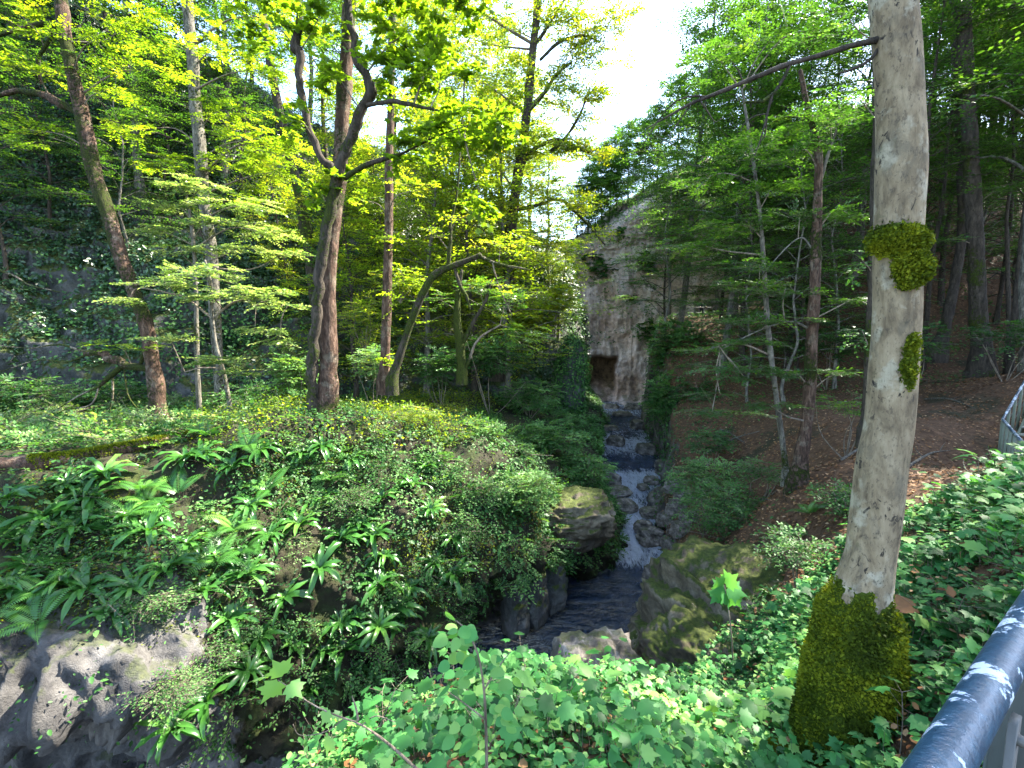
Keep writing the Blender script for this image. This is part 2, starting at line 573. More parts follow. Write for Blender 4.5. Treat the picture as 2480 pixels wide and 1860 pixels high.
# --- steep ivy-hung hillside behind the left bank
cols = pix_cols([
    [(-420, 420, 12), (-420, 250, 13), (-420, 80, 15), (-420, -120, 18), (-420, -160, 26)],
    [(-150, 415, 18.5), (-150, 250, 21.5), (-150, 100, 24), (-150, -60, 27), (-150, -120, 36)],
    [(0, 415, 19.5), (0, 250, 22.5), (0, 100, 26), (0, -30, 29), (0, -40, 40)],
    [(100, 415, 20.5), (100, 260, 23.5), (100, 130, 26.5), (100, 20, 30), (100, 15, 42)],
    [(200, 413, 21.5), (200, 280, 24.5), (200, 170, 28.5), (200, 70, 32.5), (200, 65, 44)],
    [(300, 412, 22.5), (300, 300, 26), (300, 200, 30.5), (300, 130, 35), (300, 125, 47)],
    [(400, 410, 24.5), (400, 310, 28.5), (400, 230, 32.5), (400, 170, 37), (400, 165, 49)],
    [(480, 408, 26.5), (480, 330, 30.5), (480, 260, 34.5), (480, 210, 39), (480, 207, 51)],
    [(540, 408, 28.5), (540, 345, 31.5), (540, 290, 35.5), (540, 250, 40), (540, 246, 53)],
    [(570, 412, 32), (570, 350, 35), (572, 300, 38.5), (570, 265, 43), (566, 258, 55)],
    [(578, 418, 40), (580, 355, 41), (578, 310, 44), (576, 280, 47), (570, 262, 57)],
])
NU, NV = 260, 170
g = loft([np.array(c) for c in cols], NU, NV)
n = grid_normals(g).reshape(-1, 3)
q = g.reshape(-1, 3)
if n[NV * 100 + 60][1] > 0:
    n = -n
q2 = q + n * (fbm(q * .22, 4, 13) * 1.6 + fbm(q * .9, 3, 14, .5, True) * .4)[:, None]
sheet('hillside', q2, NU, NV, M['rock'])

# --- pale cliff closing the gorge
cols = pix_cols([
    [(545, 428, 47), (545, 380, 48), (545, 330, 48.5), (545, 285, 49.5), (545, 262, 51), (545, 258, 66)],
    [(585, 425, 46.5), (585, 385, 47.5), (585, 330, 48), (585, 270, 49), (583, 246, 50.5), (583, 240, 66)],
    [(610, 425, 46), (612, 390, 47), (612, 330, 47.5), (612, 262, 48.5), (612, 224, 50), (612, 216, 66)],
    [(640, 425, 44.5), (640, 392, 46), (640, 330, 47), (640, 250, 48), (640, 206, 49.5), (640, 200, 66)],
    [(660, 425, 43.5), (658, 392, 45), (658, 330, 46.5), (660, 240, 47.5), (664, 188, 49), (664, 184, 66)],
    [(690, 410, 43.5), (690, 380, 45), (690, 320, 46), (695, 230, 47), (700, 172, 49), (700, 168, 66)],
    [(760, 400, 44), (760, 360, 45), (760, 310, 46), (765, 220, 48), (765, 160, 50), (765, 156, 66)],
])
NU, NV = 230, 260
g = loft([np.array(c) for c in cols], NU, NV)
n = grid_normals(g).reshape(-1, 3)
q = g.reshape(-1, 3)
if n[NV * 100 + 60][1] > 0:
    n = -n
d = fbm(q * np.array([.3, .3, .13]), 4, 21, .5) * 1.3 + fbm(q * np.array([.8, .8, .35]), 4, 22, .5, True) * .5 + fbm(q * 2.2, 3, 29, .55, True) * .12 + fbm(q * np.array([.5, .5, 2.0]), 3, 25, .5, True) * .14
# the hollow at its foot
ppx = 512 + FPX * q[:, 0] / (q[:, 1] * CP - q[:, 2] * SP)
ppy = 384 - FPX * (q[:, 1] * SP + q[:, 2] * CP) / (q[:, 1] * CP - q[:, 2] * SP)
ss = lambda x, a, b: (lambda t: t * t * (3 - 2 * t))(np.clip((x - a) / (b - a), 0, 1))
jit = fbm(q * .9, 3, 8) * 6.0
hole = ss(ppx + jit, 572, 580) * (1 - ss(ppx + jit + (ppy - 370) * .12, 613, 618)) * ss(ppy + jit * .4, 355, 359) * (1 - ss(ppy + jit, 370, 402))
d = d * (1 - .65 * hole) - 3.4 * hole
foot = ss(ppy, 392, 412)
d += foot * 1.4 * (1 + fbm(q * np.array([1.2, 1.2, .3]), 3, 77))
q2 = q + n * d[:, None]
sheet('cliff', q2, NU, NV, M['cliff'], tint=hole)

# --- right bank and the bank under the camera: thin-plate surface through surveyed points
ctl = [(850, 230, 33), (850, 300, 28), (850, 140, 40), (1000, 300, 25), (1000, 200, 32), (700, 318, 41), (760, 312, 42), (760, 200, 52), (850, 120, 60),
       (690, 490, 19), (750, 450, 18), (800, 485, 12), (720, 540, 14), (850, 430, 15), (950, 430, 14), (1000, 380, 21), (980, 378, 20), (1000, 432, 14), (1000, 480, 10.5),
       (900, 600, 5), (1000, 620, 4.0), (950, 700, 3.5), (1004, 468, 12), (840, 765, 4.15), (600, 740, 3.4), (500, 715, 4.2), (650, 692, 5.6), (590, 690, 5.8), (400, 715, 4.5),
       (300, 790, 3.5), (700, 400, 24), (690, 335, 29), (760, 360, 28), (740, 722, 6.0), (800, 560, 9.5), (700, 738, 4.9), (770, 738, 4.5), (665, 345, 33), (900, 500, 8)]
C = [tuple(P(*c)) for c in ctl]
C += [(0, 0, -3.4), (3, -3, -2.8), (-2.5, -2, -3.9), (2.5, .8, -2.9), (1.8, 2.4, -3.6), (2.7, 3.3, -3.75), (6, 2, -2.5), (9, -2, -1.6), (15, 5, -.4), (22, 12, 2.5), (34, 14, 7), (40, 35, 12), (45, 60, 19), (30, 60, 19), (13, 41, 1.5), (14, 60, 4), (9.5, 24, -3.5), (8, 20.5, -5.5), (7.8, 18, -6.6), (6.4, 14.5, -7.2), (4.6, 11, -7.3), (-6, -4, -4), (25, -4, 2)]
C = np.array(C)


def tps_fit(c, lam=.02):
    d = np.linalg.norm(c[:, None, :2] - c[None, :, :2], axis=2)
    K = np.where(d > 0, d * d * np.log(d + 1e-9), 0) + lam * np.eye(len(c)) * 10
    Pm = np.column_stack([np.ones(len(c)), c[:, :2]])
    A = np.block([[K, Pm], [Pm.T, np.zeros((3, 3))]])
    return np.linalg.solve(A, np.concatenate([c[:, 2], np.zeros(3)]))


W = tps_fit(C)


def tps(x, y):
    out = W[len(C)] + W[len(C) + 1] * x + W[len(C) + 2] * y
    for k in range(len(C)):
        d2 = (x - C[k, 0]) ** 2 + (y - C[k, 1]) ** 2
        out = out + W[k] * .5 * d2 * np.log(d2 + 1e-9)
    return out


EDGE = np.array([(-2.6, -6), (-2.3, 2), (-1.9, 4.5), (-.3, 6.3), (1.2, 6.9), (2.8, 8.3), (4.7, 10.8), (5.7, 14), (5.7, 17), (5.9, 19.5), (7.0, 21.5), (8.2, 24), (8.9, 27), (9.2, 30), (10.9, 36), (12.6, 41), (13.8, 46), (14, 70)])


def edge_dist(x, y):
    """signed distance to the stream's right edge, positive on the land side"""
    best = np.full(x.shape, 1e9)
    sg = np.ones(x.shape)
    for a, b in zip(EDGE[:-1], EDGE[1:]):
        ab = b - a
        t = np.clip(((x - a[0]) * ab[0] + (y - a[1]) * ab[1]) / (ab @ ab), 0, 1)
        dx, dy = x - (a[0] + t * ab[0]), y - (a[1] + t * ab[1])
        d = np.hypot(dx, dy)
        s = np.where(ab[0] * (y - a[1]) - ab[1] * (x - a[0]) < 0, 1.0, -1.0)
        m_ = d < best
        best = np.where(m_, d, best)
        sg = np.where(m_, s, sg)
    return best * sg


def axis(segs):
    out = []
    for a, b, st in segs:
        out.append(np.arange(a, b, st))
    return np.concatenate(out)


xs = axis([(-6, 12, .14), (12, 20, .3), (20, 50, .7)])
ys = axis([(-6, 0, .4), (0, 16, .14), (16, 34, .25), (34, 70, .7)])
X, Y = np.meshgrid(xs, ys, indexing='ij')
ed = edge_dist(X, Y) + .5 * vnoise(np.column_stack([X.ravel() * .8, Y.ravel() * .8, 0 * X.ravel()]), 3).reshape(X.shape)
Z = tps(X, Y)
p0 = np.column_stack([X.ravel(), Y.ravel(), Z.ravel()])
Z = Z + (fbm(p0 * .5, 4, 41) * .3 + fbm(p0 * 2.0, 3, 42) * .07).reshape(Z.shape)
near = np.clip((14 - np.hypot(X, Y)) / 8, 0, 1)
t = np.clip((ed + .7) / 1.2, 0, 1)
t = t * t * (3 - 2 * t)
Z = -10.0 + (Z + 10.0) * t
q = np.stack([X, Y, Z], -1)
wall = (4 * t * (1 - t))[..., None]
qq = q.reshape(-1, 3)
off = np.stack([fbm(qq * 1.1, 4, 51 + k, .55, True) for k in range(3)], -1).reshape(q.shape)
q = q + off * wall * .55
dd = ed - .35 + .5 * fbm(qq * 1.3, 3, 45).reshape(ed.shape)
sheet('ground', q.reshape(-1, 3), len(xs), len(ys), M['earth'], tint=(.5 - dd * 1.5).ravel())
S = SHEETS['ground']
S['ed'] = edge_dist(S['c'][:, 0], S['c'][:, 1])

# --- water
RV = [  # y, x left, x right, z, foam
    (-6, -14, -2, -9, 0), (3, -12, -1.5, -9, 0), (8, -9, 1.5, -9, 0), (12, -3, 5.5, -9, 0), (15, -1, 6.2, -8.98, 0), (16.6, 2, 6.2, -8.96, .05), (17.2, 2.8, 6.2, -8.9, .45), (18.2, 3.2, 6.1, -8.62, .7), (19.3, 3.9, 6.2, -8.2, .62), (20.2, 4.0, 6.6, -7.95, .6),
    (21.2, 4.1, 7.3, -7.85, .5), (22.2, 4.0, 7.8, -7.72, .55), (23.0, 4.0, 8.2, -7.5, .65), (23.8, 3.9, 8.5, -7.3, .6), (24.6, 3.9, 8.8, -7.2, .3), (26, 3.8, 9, -7.17, .12), (27.5, 3.8, 9.3, -7.14, .42), (29, 4.4, 9.4, -7.05, .6), (30, 4.8, 9.6, -6.98, .55),
    (31.5, 5.2, 10, -6.92, .42), (36, 6, 11.5, -6.84, .2), (41, 7, 13, -6.74, .4), (48, 8, 15, -6.6, .15)]
RV = np.array(RV, float)
k = 620
yy = np.concatenate([np.linspace(-6, 10, 60), np.linspace(10.05, 32, 440), np.linspace(32.1, 48, 120)])
ix = [np.interp(yy, RV[:, 0], RV[:, c]) for c in (1, 2, 3, 4)]
nv = 110
uu = np.linspace(0, 1, nv)
x = ix[0][:, None] * (1 - uu) + ix[1][:, None] * uu
p = np.stack([x, yy[:, None].repeat(nv, 1), ix[2][:, None].repeat(nv, 1)], -1)
pp = p.reshape(-1, 3)
fo = ix[3][:, None].repeat(nv, 1).ravel()
pp[:, 2] += (.02 + .16 * fo) * fbm(pp * np.array([2.2, 1.6, 0]), 4, 61, .6) + .03 * fbm(pp * np.array([1.5, 3.0, 0]), 3, 66)
fo = np.clip(fo * 1.12 + .22 * fbm(pp * np.array([1.8, .6, 0]), 3, 63) * (fo > .04), 0, 1)
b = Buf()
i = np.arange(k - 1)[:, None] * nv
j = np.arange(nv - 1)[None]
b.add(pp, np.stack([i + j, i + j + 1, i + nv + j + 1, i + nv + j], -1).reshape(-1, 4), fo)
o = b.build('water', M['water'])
o['kind'] = 'structure'


def hit(px, py, names=None, far=90):
    d = ray(px, py)
    d = Vector(d).normalized()
    best = None
    for nme in (names or SHEETS):
        h = SHEETS[nme]['bvh'].ray_cast(Vector((0, 0, 0)), d, far)
        if h[0] is not None and (best is None or h[3] < best[2]):
            nn = h[1]
            if nn.dot(d) > 0:
                nn = -nn
            best = (np.array(h[0]), np.array(nn), h[3], nme)
    return best


def drop(x, y, nme='ground', z=60):
    h = SHEETS[nme]['bvh'].ray_cast(Vector((x, y, z)), Vector((0, 0, -1)))
    return None if h[0] is None else np.array(h[0])


# ------------------------------------------------------------------ light
w = bpy.data.worlds.new('World')
SC.world = w
w.use_nodes = True
N = w.node_tree.nodes
sky = N.new('ShaderNodeTexSky')
sky.sky_type = 'NISHITA'
sky.sun_disc = False
AZ, EL = 64.0, 50.0
sky.sun_elevation = R(EL)
sky.sun_rotation = R(AZ)
sky.dust_density = 1.2
w.node_tree.links.new(sky.outputs[0], N['Background'].inputs[0])
N['Background'].inputs[1].default_value = .15
sun = bpy.data.lights.new('sun', 'SUN')
sun.energy = 5.0
sun.angle = R(.5)
sun.color = (1.0, .93, .8)
so = bpy.data.objects.new('sun', sun)
so.rotation_euler = (R(90 - EL), 0, R(180 - AZ))
COL.objects.link(so)
SC.view_settings.view_transform = 'Standard'
SC.view_settings.look = 'None'
SC.view_settings.exposure = 3.0
SC.cycles.max_bounces = 7
SC.cycles.diffuse_bounces = 4
SC.cycles.transmission_bounces = 4
SC.cycles.glossy_bounces = 2

# ------------------------------------------------------------------ foliage tools
def prisms(buf, a, b, r0, r1, tint=.3, mat=0):
    """thin three-sided twigs from points a to points b"""
    a, b = np.asarray(a, float), np.asarray(b, float)
    n = len(a)
    if n == 0:
        return
    t = b - a
    t /= np.linalg.norm(t, axis=1)[:, None] + 1e-9
    x = np.cross(t, np.array([.21, .13, .95]))
    x /= np.linalg.norm(x, axis=1)[:, None] + 1e-9
    y = np.cross(t, x)
    an = np.arange(3) * 2.0944
    d = np.cos(an)[None, :, None] * x[:, None] + np.sin(an)[None, :, None] * y[:, None]
    r0 = np.broadcast_to(np.asarray(r0, float), (n,))[:, None, None]
    r1 = np.broadcast_to(np.asarray(r1, float), (n,))[:, None, None]
    v = np.concatenate([a[:, None] + d * r0, b[:, None] + d * r1], 1)
    q = np.array([[0, 1, 4, 3], [1, 2, 5, 4], [2, 0, 3, 5]])
    buf.add(v.reshape(-1, 3), (q[None] + (np.arange(n) * 6)[:, None, None]).reshape(-1, 4), tint, mat)


def unit(a):
    return a / (np.linalg.norm(a, axis=-1, keepdims=True) + 1e-9)


def sprays(buf, pos, dirs, length, tmpl, size, tint=(.5, .2), up=(0, 0, 1), nleaf=9, side=3, droop=.12, jit=.3, gap=0.0, mat=0, tmat=1, twr=.004):
    """flat leafy sprays: a main twig, side twigs in the same plane, leaves alternating along both"""
    pos, dirs = np.asarray(pos, float), unit(np.asarray(dirs, float))
    n = len(pos)
    if n == 0:
        return
    length = np.broadcast_to(np.asarray(length, float), (n,))
    upv = np.broadcast_to(np.asarray(up, float), (n, 3)) + rng.normal(size=(n, 3)) * .16
    sd = unit(np.cross(dirs, upv))
    upv = unit(np.cross(sd, dirs))
    base = np.clip(tint[0] + rng.normal(size=n) * tint[1], 0, 1)
    A, D, Ln, U, T = [pos], [dirs], [length], [upv], [base]
    for k in range(side):
        f = (k + .7) / (side + .6) * .8
        s = 1 if k % 2 else -1
        an = rng.uniform(.6, 1.0, n)[:, None]
        A.append(pos + dirs * (length * f)[:, None] - upv * (droop * f * f * length)[:, None])
        D.append(dirs * np.cos(an) + s * sd * np.sin(an))
        Ln.append(length * rng.uniform(.45, .7, n))
        U.append(upv)
        T.append(base)
    A, D, Ln, U, T = (np.concatenate(x) for x in (A, D, Ln, U, T))
    S = np.cross(D, U)
    prisms(buf, A, A + D * Ln[:, None] - U * (droop * Ln)[:, None], twr, twr * .4, .3, tmat)
    for k in range(nleaf):
        f = (k + .6) / nleaf
        keep = rng.random(len(A)) > gap
        a, d, s_, u, l, t = A[keep], D[keep], S[keep], U[keep], Ln[keep], T[keep]
        sg = (1 if k % 2 else -1) if k < nleaf - 1 else 0
        p = a + d * (l * f)[:, None] - u * (droop * l * f * f)[:, None]
        ld = d * .75 + sg * s_ * .8 + rng.normal(size=d.shape) * .15
        nn = u + rng.normal(size=d.shape) * jit
        sz = size * rng.uniform(.65, 1.15, len(a))
        scatter(buf, *tmpl, p, ld, nn, sz, np.clip(t + rng.normal(size=len(t)) * .12, 0, 1), mat)


def blob_sprays(buf, c, r, n, tmpl, size, axis=None, **kw):
    """sprays filling an uneven lens-shaped volume r=(rx,ry,rz) round c"""
    p = rnd_dirs(n) * (rng.random(n) ** .45)[:, None]
    p = p * np.asarray(r)
    out = p * np.array([1, 1, .35]) + (0 if axis is None else np.asarray(axis) * np.mean(r) * .6)
    d = unit(out + rng.normal(size=(n, 3)) * np.mean(r) * .35 * np.array([1, 1, .35]))
    L = rng.uniform(.45, .95, n) * kw.pop('slen', .8)
    sprays(buf, np.asarray(c) + p - d * L[:, None] * .5, d, L, tmpl, size, **kw)


def nearest_on(paths, p):
    best = None
    for pts, rad in paths:
        d = np.linalg.norm(pts - p + np.array([0, 0, .5]), axis=1)
        i = int(np.argmin(d))
        if best is None or d[i] < best[0]:
            best = (d[i], pts[i], rad[i])
    return best


def pixpath(spec, Y):
    """[(px, py, width_px[, Y])] -> points and radii"""
    pts, rad = [], []
    for s in spec:
        y = s[3] if len(s) > 3 else Y
        p = P(s[0], s[1], y)
        pts.append(p)
        rad.append(s[2] * .5 * depth(p) / FPX)
    return np.array(pts), np.array(rad)


def moss_fn(amount, seed=0, side=None, freq=1.6):
    def f(v):
        t = .5 * fbm(v * np.array([freq, freq, freq * .6]), 3, seed) + amount
        if side is not None:
            c = v.mean(0)
            k = unit((v - c) * np.array([1, 1, 0]))
            t = t + .25 * (k @ np.asarray(side, float))
        return np.clip(t, 0, 1)
    return f


def pix_tree(name, label, cat, Y, trunk, bark, branches=(), blobs=(), leaf=None, moss=.2, bmoss=.5, group=None, seed=0, ns=14, rough=.22, twigmat='twig', bbark=None, flare=.5):
    """a tree drawn from its own trunk line: thing > trunk, branch..., crown"""
    pts, rad = pixpath(trunk, Y)
    base = pts[0].copy()
    root = empty(name, base)
    tag(root, label, cat, group)
    paths = []
    b = Buf()
    L = np.linalg.norm(np.diff(pts, axis=0), axis=1).sum()
    pr = catmull(np.column_stack([pts, rad]), max(12, int(L / .12)))
    paths.append((pr[:, :3], pr[:, 3]))
    # root flare and knots
    rr = pr[:, 3] * (1 + flare * np.exp(-np.linalg.norm(pr[:, :3] - pts[0], axis=1) / (rad[0] * 1.6)))
    pp = np.vstack([pr[:1, :3] - np.array([0, 0, .5]), pr[:, :3]])
    rr = np.concatenate([rr[:1] * 1.1, rr])
    off = base
    mf = moss_fn(moss, seed + 3)
    tube(b, pp - off, rr, ns, rough=rough, freq=2.2, tint=mf, seed=seed, elong=.6)
    b.build('trunk', M[bark], root)
    for k, br in enumerate(branches):
        bp, brr = pixpath(br, Y)
        q = catmull(np.column_stack([bp, brr]), max(8, int(np.linalg.norm(np.diff(bp, axis=0), axis=1).sum() / .12)))
        wob = fbm(q[:, :3] * 2.5, 2, seed + k)[:, None] * q[:, 3:4] * .9
        q[:, :3] += wob * np.array([1, .3, 1])
        paths.append((q[:, :3], q[:, 3]))
        b = Buf()
        tube(b, q[:, :3] - off, q[:, 3], 9, rough=.3, freq=5, tint=moss_fn(bmoss, seed + 20 + k, (0, 0, 1)), seed=seed + k)
        b.build('branch', M[bbark or bark] if bbark or max(x[2] for x in br) > 3.2 else M['twig'], root)
    if blobs:
        b = Buf()
        mat, tmpl, size = leaf[:3]
        kw = dict(leaf[3]) if len(leaf) > 3 else {}
        for px, py, y, r, n in blobs:
            c = P(px, py, y)
            r = np.asarray(r if hasattr(r, '__len__') else (r, r, r * .6), float)
            d, a, ra = nearest_on(paths, c)
            if d < 9:
                mid = (a + c) / 2 + np.array([0, 0, .12 * d]) + rng.normal(size=3) * .1 * d
                tube(b, np.array([a, mid, c]) - off, [min(ra * .55, .012 + .012 * d), .012 + .004 * d, .008], 5, k=9, tint=.35, mat=1, rough=.2, freq=4)
            blob_sprays(b, c - off, r, n, tmpl, size, axis=unit(c - a) * np.array([1, 1, .2]), **kw)
        b.build('crown', [M[mat], M[twigmat]], root)
    return root


# ------------------------------------------------------------------ countless small growth (stuff)
def px_of(p):
    d = p[:, 1] * CP - p[:, 2] * SP
    return 512 + FPX * p[:, 0] / d, 384 - FPX * (p[:, 1] * SP + p[:, 2] * CP) / d


def sample(name, n, weight=None):
    s = SHEETS[name]
    w = s['a'].copy()
    x, y = px_of(s['c'])
    w *= (s['c'][:, 1] > .3) & (x > -60) & (x < 1090) & (y > -60) & (y < 830)
    if weight is not None:
        w *= weight(s)
    w /= w.sum()
    i = rng.choice(len(w), n, p=w)
    f = s['f'][i]
    u, v = rng.random((2, n, 1))
    V = s['v']
    p = (V[f[:, 0]] * (1 - u) + V[f[:, 1]] * u) * (1 - v) + (V[f[:, 3]] * (1 - u) + V[f[:, 2]] * u) * v
    nn = s['n'][i]
    flip = (nn * p).sum(1) > 0
    nn = np.where(flip[:, None], -nn, nn)
    return p, nn, i


def carpet(buf, p, n, tmpl, size, tint, lift=(.01, .08), upw=.6, hang=.3, mat=0):
    k = len(p)
    up = unit(n + np.array([0, 0, upw]) + rng.normal(size=(k, 3)) * .45)
    d = unit(rng.normal(size=(k, 3)) + n * .4 - np.array([0, 0, hang]))
    d = unit(d - up * (d * up).sum(1)[:, None])
    pos = p + n * rng.uniform(lift[0], lift[1], k)[:, None]
    scatter(buf, *tmpl, pos, d, up, size * rng.uniform(.6, 1.25, k), tint, mat)


def stuff(name, buf, mats):
    return tag(buf.build(name, mats), kind='stuff')


# ivy over the hillside
b = Buf()
p, n, i = sample('hillside', 190000, lambda s: np.clip(.75 + 1.6 * fbm(s['c'] * .33, 3, 91), .04, 1) * np.where(s['c'][:, 2] < 1.5, np.clip(.5 + 1.6 * fbm(s['c'] * np.array([.6, .6, .25]), 3, 95), .03, 1), 1))
x = fbm(p * .5, 3, 92)
carpet(b, p, n, BEECH, .2, np.clip(.42 + .5 * x + rng.normal(size=len(p)) * .18, 0, 1), (.02, .35), .3, .8)
stuff('ivy', b, M['ivy'])
b = Buf()
p, n, i = sample('hillside', 16000, lambda s: np.clip(.1 + 1.5 * fbm(s['c'] * .2, 3, 97), .0, 1))
carpet(b, p, n, BEECH, .2, np.clip(.5 + rng.normal(size=len(p)) * .25, 0, 1), (.2, .9), .8, .3)
stuff('undergrowth', b, M['cover'])

# small leaves over the mossy bank
b = Buf()


def bank_w(s):
    e = .60 + .03
    w_ = np.where(s['fv'] < e, 1.0, .10) * np.where(s['fv'] > .78, .1, 1)
    return w_ * np.clip(.4 + 2.1 * fbm(s['c'] * .9, 4, 93), .02, 1)


p, n, i = sample('rock_bank', 92000, bank_w)
dist = np.linalg.norm(p, axis=1)
x = fbm(p * .7, 3, 94)
carpet(b, p, n, SIMPLE, (.03 + .003 * dist) * rng.lognormal(0, .35, len(p)), np.clip(.35 + .8 * x + rng.normal(size=len(p)) * .2, 0, 1), (.02, .26), .8, .6)
stuff('undergrowth', b, M['cover'])
# fine moss over bank
b = Buf()
p, n, i = sample('rock_bank', 50000, lambda s: (s['fv'] < .66) * np.clip(.1 + 1.8 * fbm(s['c'] * .9, 4, 98), 0, 1))
carpet(b, p, n, BEECH, .055, np.clip(.4 + rng.normal(size=len(p)) * .25, 0, 1), (.0, .05), 1.5, .1)
stuff('moss', b, M['moss'])


# trailing growth hanging down the bank face
b = Buf()
p, n, i = sample('rock_bank', 1500, lambda s: (s['fv'] > .22) * (s['fv'] < np.where(s['c'][:, 0] / s['c'][:, 1] < -.7, .56, .72)) * np.clip(.2 + 2.2 * fbm(s['c'] * .8 + 5, 3, 121), 0, 1))
dist = np.linalg.norm(p, axis=1)
for lo, hi, sz in ((0, 9.5, .055), (9.5, 14, .075), (14, 40, .1)):
    k = (dist >= lo) & (dist < hi)
    sprays(b, p[k] + n[k] * .05, n[k] * .8 + rng.normal(size=(k.sum(), 3)) * .45 - np.array([0, 0, .45]), rng.uniform(.3, .8, k.sum()), SIMPLE, sz, tint=(.5, .28), nleaf=8, side=3, jit=.45, droop=.35, twr=.003)
stuff('undergrowth', b, [M['cover'], M['twig']])


# herbs on the crest of the bank, yellow leaf colour imitating backlit glow
def crest_w(s):
    x, y = px_of(s['c'])
    return (s['fv'] < .5) * (y < 452) * (y > 388) * np.clip((x - 180) / 80, 0, 1) * np.clip((500 - x) / 40, 0, 1) * np.clip(.5 + 1.8 * fbm(s['c'] * .9, 3, 131), 0, 1)


b = Buf()
p, n, i = sample('rock_bank', 15000, crest_w)
top = p + np.column_stack([rng.normal(size=len(p)) * .08, rng.normal(size=len(p)) * .08, rng.beta(1.2, 2, len(p)) * .5 + .04])
d = rng.normal(size=(len(p), 3)) * [1, 1, .5]
scatter(b, *SIMPLE, top, d, rng.normal(size=d.shape) * .5 + [.2, -.1, .9], .075 * rng.lognormal(0, .3, len(p)), np.clip(.45 + .6 * fbm(p * .8, 3, 132) + rng.normal(size=len(p)) * .2, 0, 1))
k = rng.random(len(p)) < .35
prisms(b, p[k], top[k], .003, .002, .4, 1)
stuff('undergrowth', b, [M['sun_leaf'], M['twig']])
b = Buf()
p, n, i = sample('rock_bank', 420, lambda s: (s['fv'] < .4) * (px_of(s['c'])[0] < 300) * (px_of(s['c'])[1] < 456) * np.clip(.3 + 2 * fbm(s['c'] * .5, 3, 133), 0, 1))
sprays(b, p + [0, 0, .1], rng.normal(size=(len(p), 3)) * [1, 1, .2] + [0, 0, .45], rng.uniform(.5, 1.1, len(p)), BEECH, .1, tint=(.45, .25), nleaf=8, side=3, jit=.4, droop=.2, gap=.2, twr=.006)
stuff('undergrowth', b, [M['pale_leaf'], M['twig']])


# green cover of the bank below the walkway
def green_edge(x):
    return np.interp(x, [0, 640, 690, 800, 870, 950, 1024, 1100], [600, 600, 640, 590, 525, 492, 455, 430])


def cover_w(s):
    x, y = px_of(s['c'])
    k = np.clip((y - green_edge(x)) / 18 + .8 * fbm(s['c'] * .9, 3, 96), .0, 1)
    return k * (s['ed'] > .1) * np.clip(.75 + 1.1 * fbm(s['c'] * 1.3, 3, 99), .15, 1)


b = Buf()
p, n, i = sample('ground', 46000, lambda s: cover_w(s) * np.clip(.55 + 1.8 * fbm(s['c'] * 1.5, 3, 111), .06, 1))
x = fbm(p * 1.4, 3, 101)
carpet(b, p, n, IVY, .058, np.clip(.4 + .5 * x + rng.normal(size=len(p)) * .2, 0, 1), (.01, .1), 1.2, .1)
stuff('ground_cover', b, M['ground_ivy'])
b = Buf()
p, n, i = sample('ground', 12000, lambda s: cover_w(s) * np.clip(.3 + 2.2 * fbm(s['c'] * 1.1 + 7, 3, 112), .02, 1))
x = fbm(p * 1.1, 3, 102)
lf = rng.beta(1.3, 1.6, len(p)) * .38 + .05
d = unit(np.column_stack([rng.normal(size=len(p)), rng.normal(size=len(p)) - .4, rng.normal(size=len(p)) * .25 - .25]))
up = unit(np.column_stack([rng.normal(size=len(p)) * .3, rng.normal(size=len(p)) * .3 - .25, np.ones(len(p))]))
top = p + np.column_stack([rng.normal(size=len(p)) * .05, rng.normal(size=len(p)) * .05, lf])
prisms(b, p, top, .0025, .0016, .3, 1)
scatter(b, *MAPLE, top, d, up, .1 * rng.lognormal(0, .3, len(p)), np.clip(.5 + .7 * x + rng.normal(size=len(p)) * .26, 0, 1))
p, n, i = sample('ground', 9000, lambda s: cover_w(s) * np.clip(.1 + 2.4 * fbm(s['c'] * 1.3 + 3, 3, 113), .0, 1))
carpet(b, p, n, SIMPLE, .075, np.clip(.75 + rng.normal(size=len(p)) * .2, 0, 1), (.05, .3), 1.6, .0)
stuff('ground_cover', b, [M['maple'], M['twig']])
b = Buf()
p, n, i = sample('ground', 330, lambda s: cover_w(s) * np.clip(.1 + 2.2 * fbm(s['c'] * 1.2 + 11, 3, 117), 0, 1))
sprays(b, p + [0, 0, .08], rng.normal(size=(len(p), 3)) * [1, 1, .2] + [0, -.1, .55], rng.uniform(.25, .6, len(p)), SIMPLE, .06, tint=(.35, .25), nleaf=7, side=2, jit=.5, droop=.4, gap=.1, twr=.003)
stuff('undergrowth', b, [M['cover'], M['twig']])
b = Buf()
p, n, i = sample('ground', 2600, cover_w)
carpet(b, p, n, SIMPLE, .07 * rng.lognormal(0, .35, len(p)), rng.random(len(p)), (.03, .22), .8, .1)
stuff('fallen_leaves', b, M['dry'])

# dead leaves on the slope
b = Buf()
p, n, i = sample('ground', 110000, lambda s: (s['ed'] > .4) * np.clip(.6 + fbm(s['c'] * .8, 3, 103), .1, 1) / (1 + s['c'][:, 1] * .02))
carpet(b, p, n, BEECH, .1, rng.random(len(p)), (.0, .04), 1.0, .0)
stuff('fallen_leaves', b, M['dry'])
# low plants scattered over the slope and the stream-side bank
b = Buf()


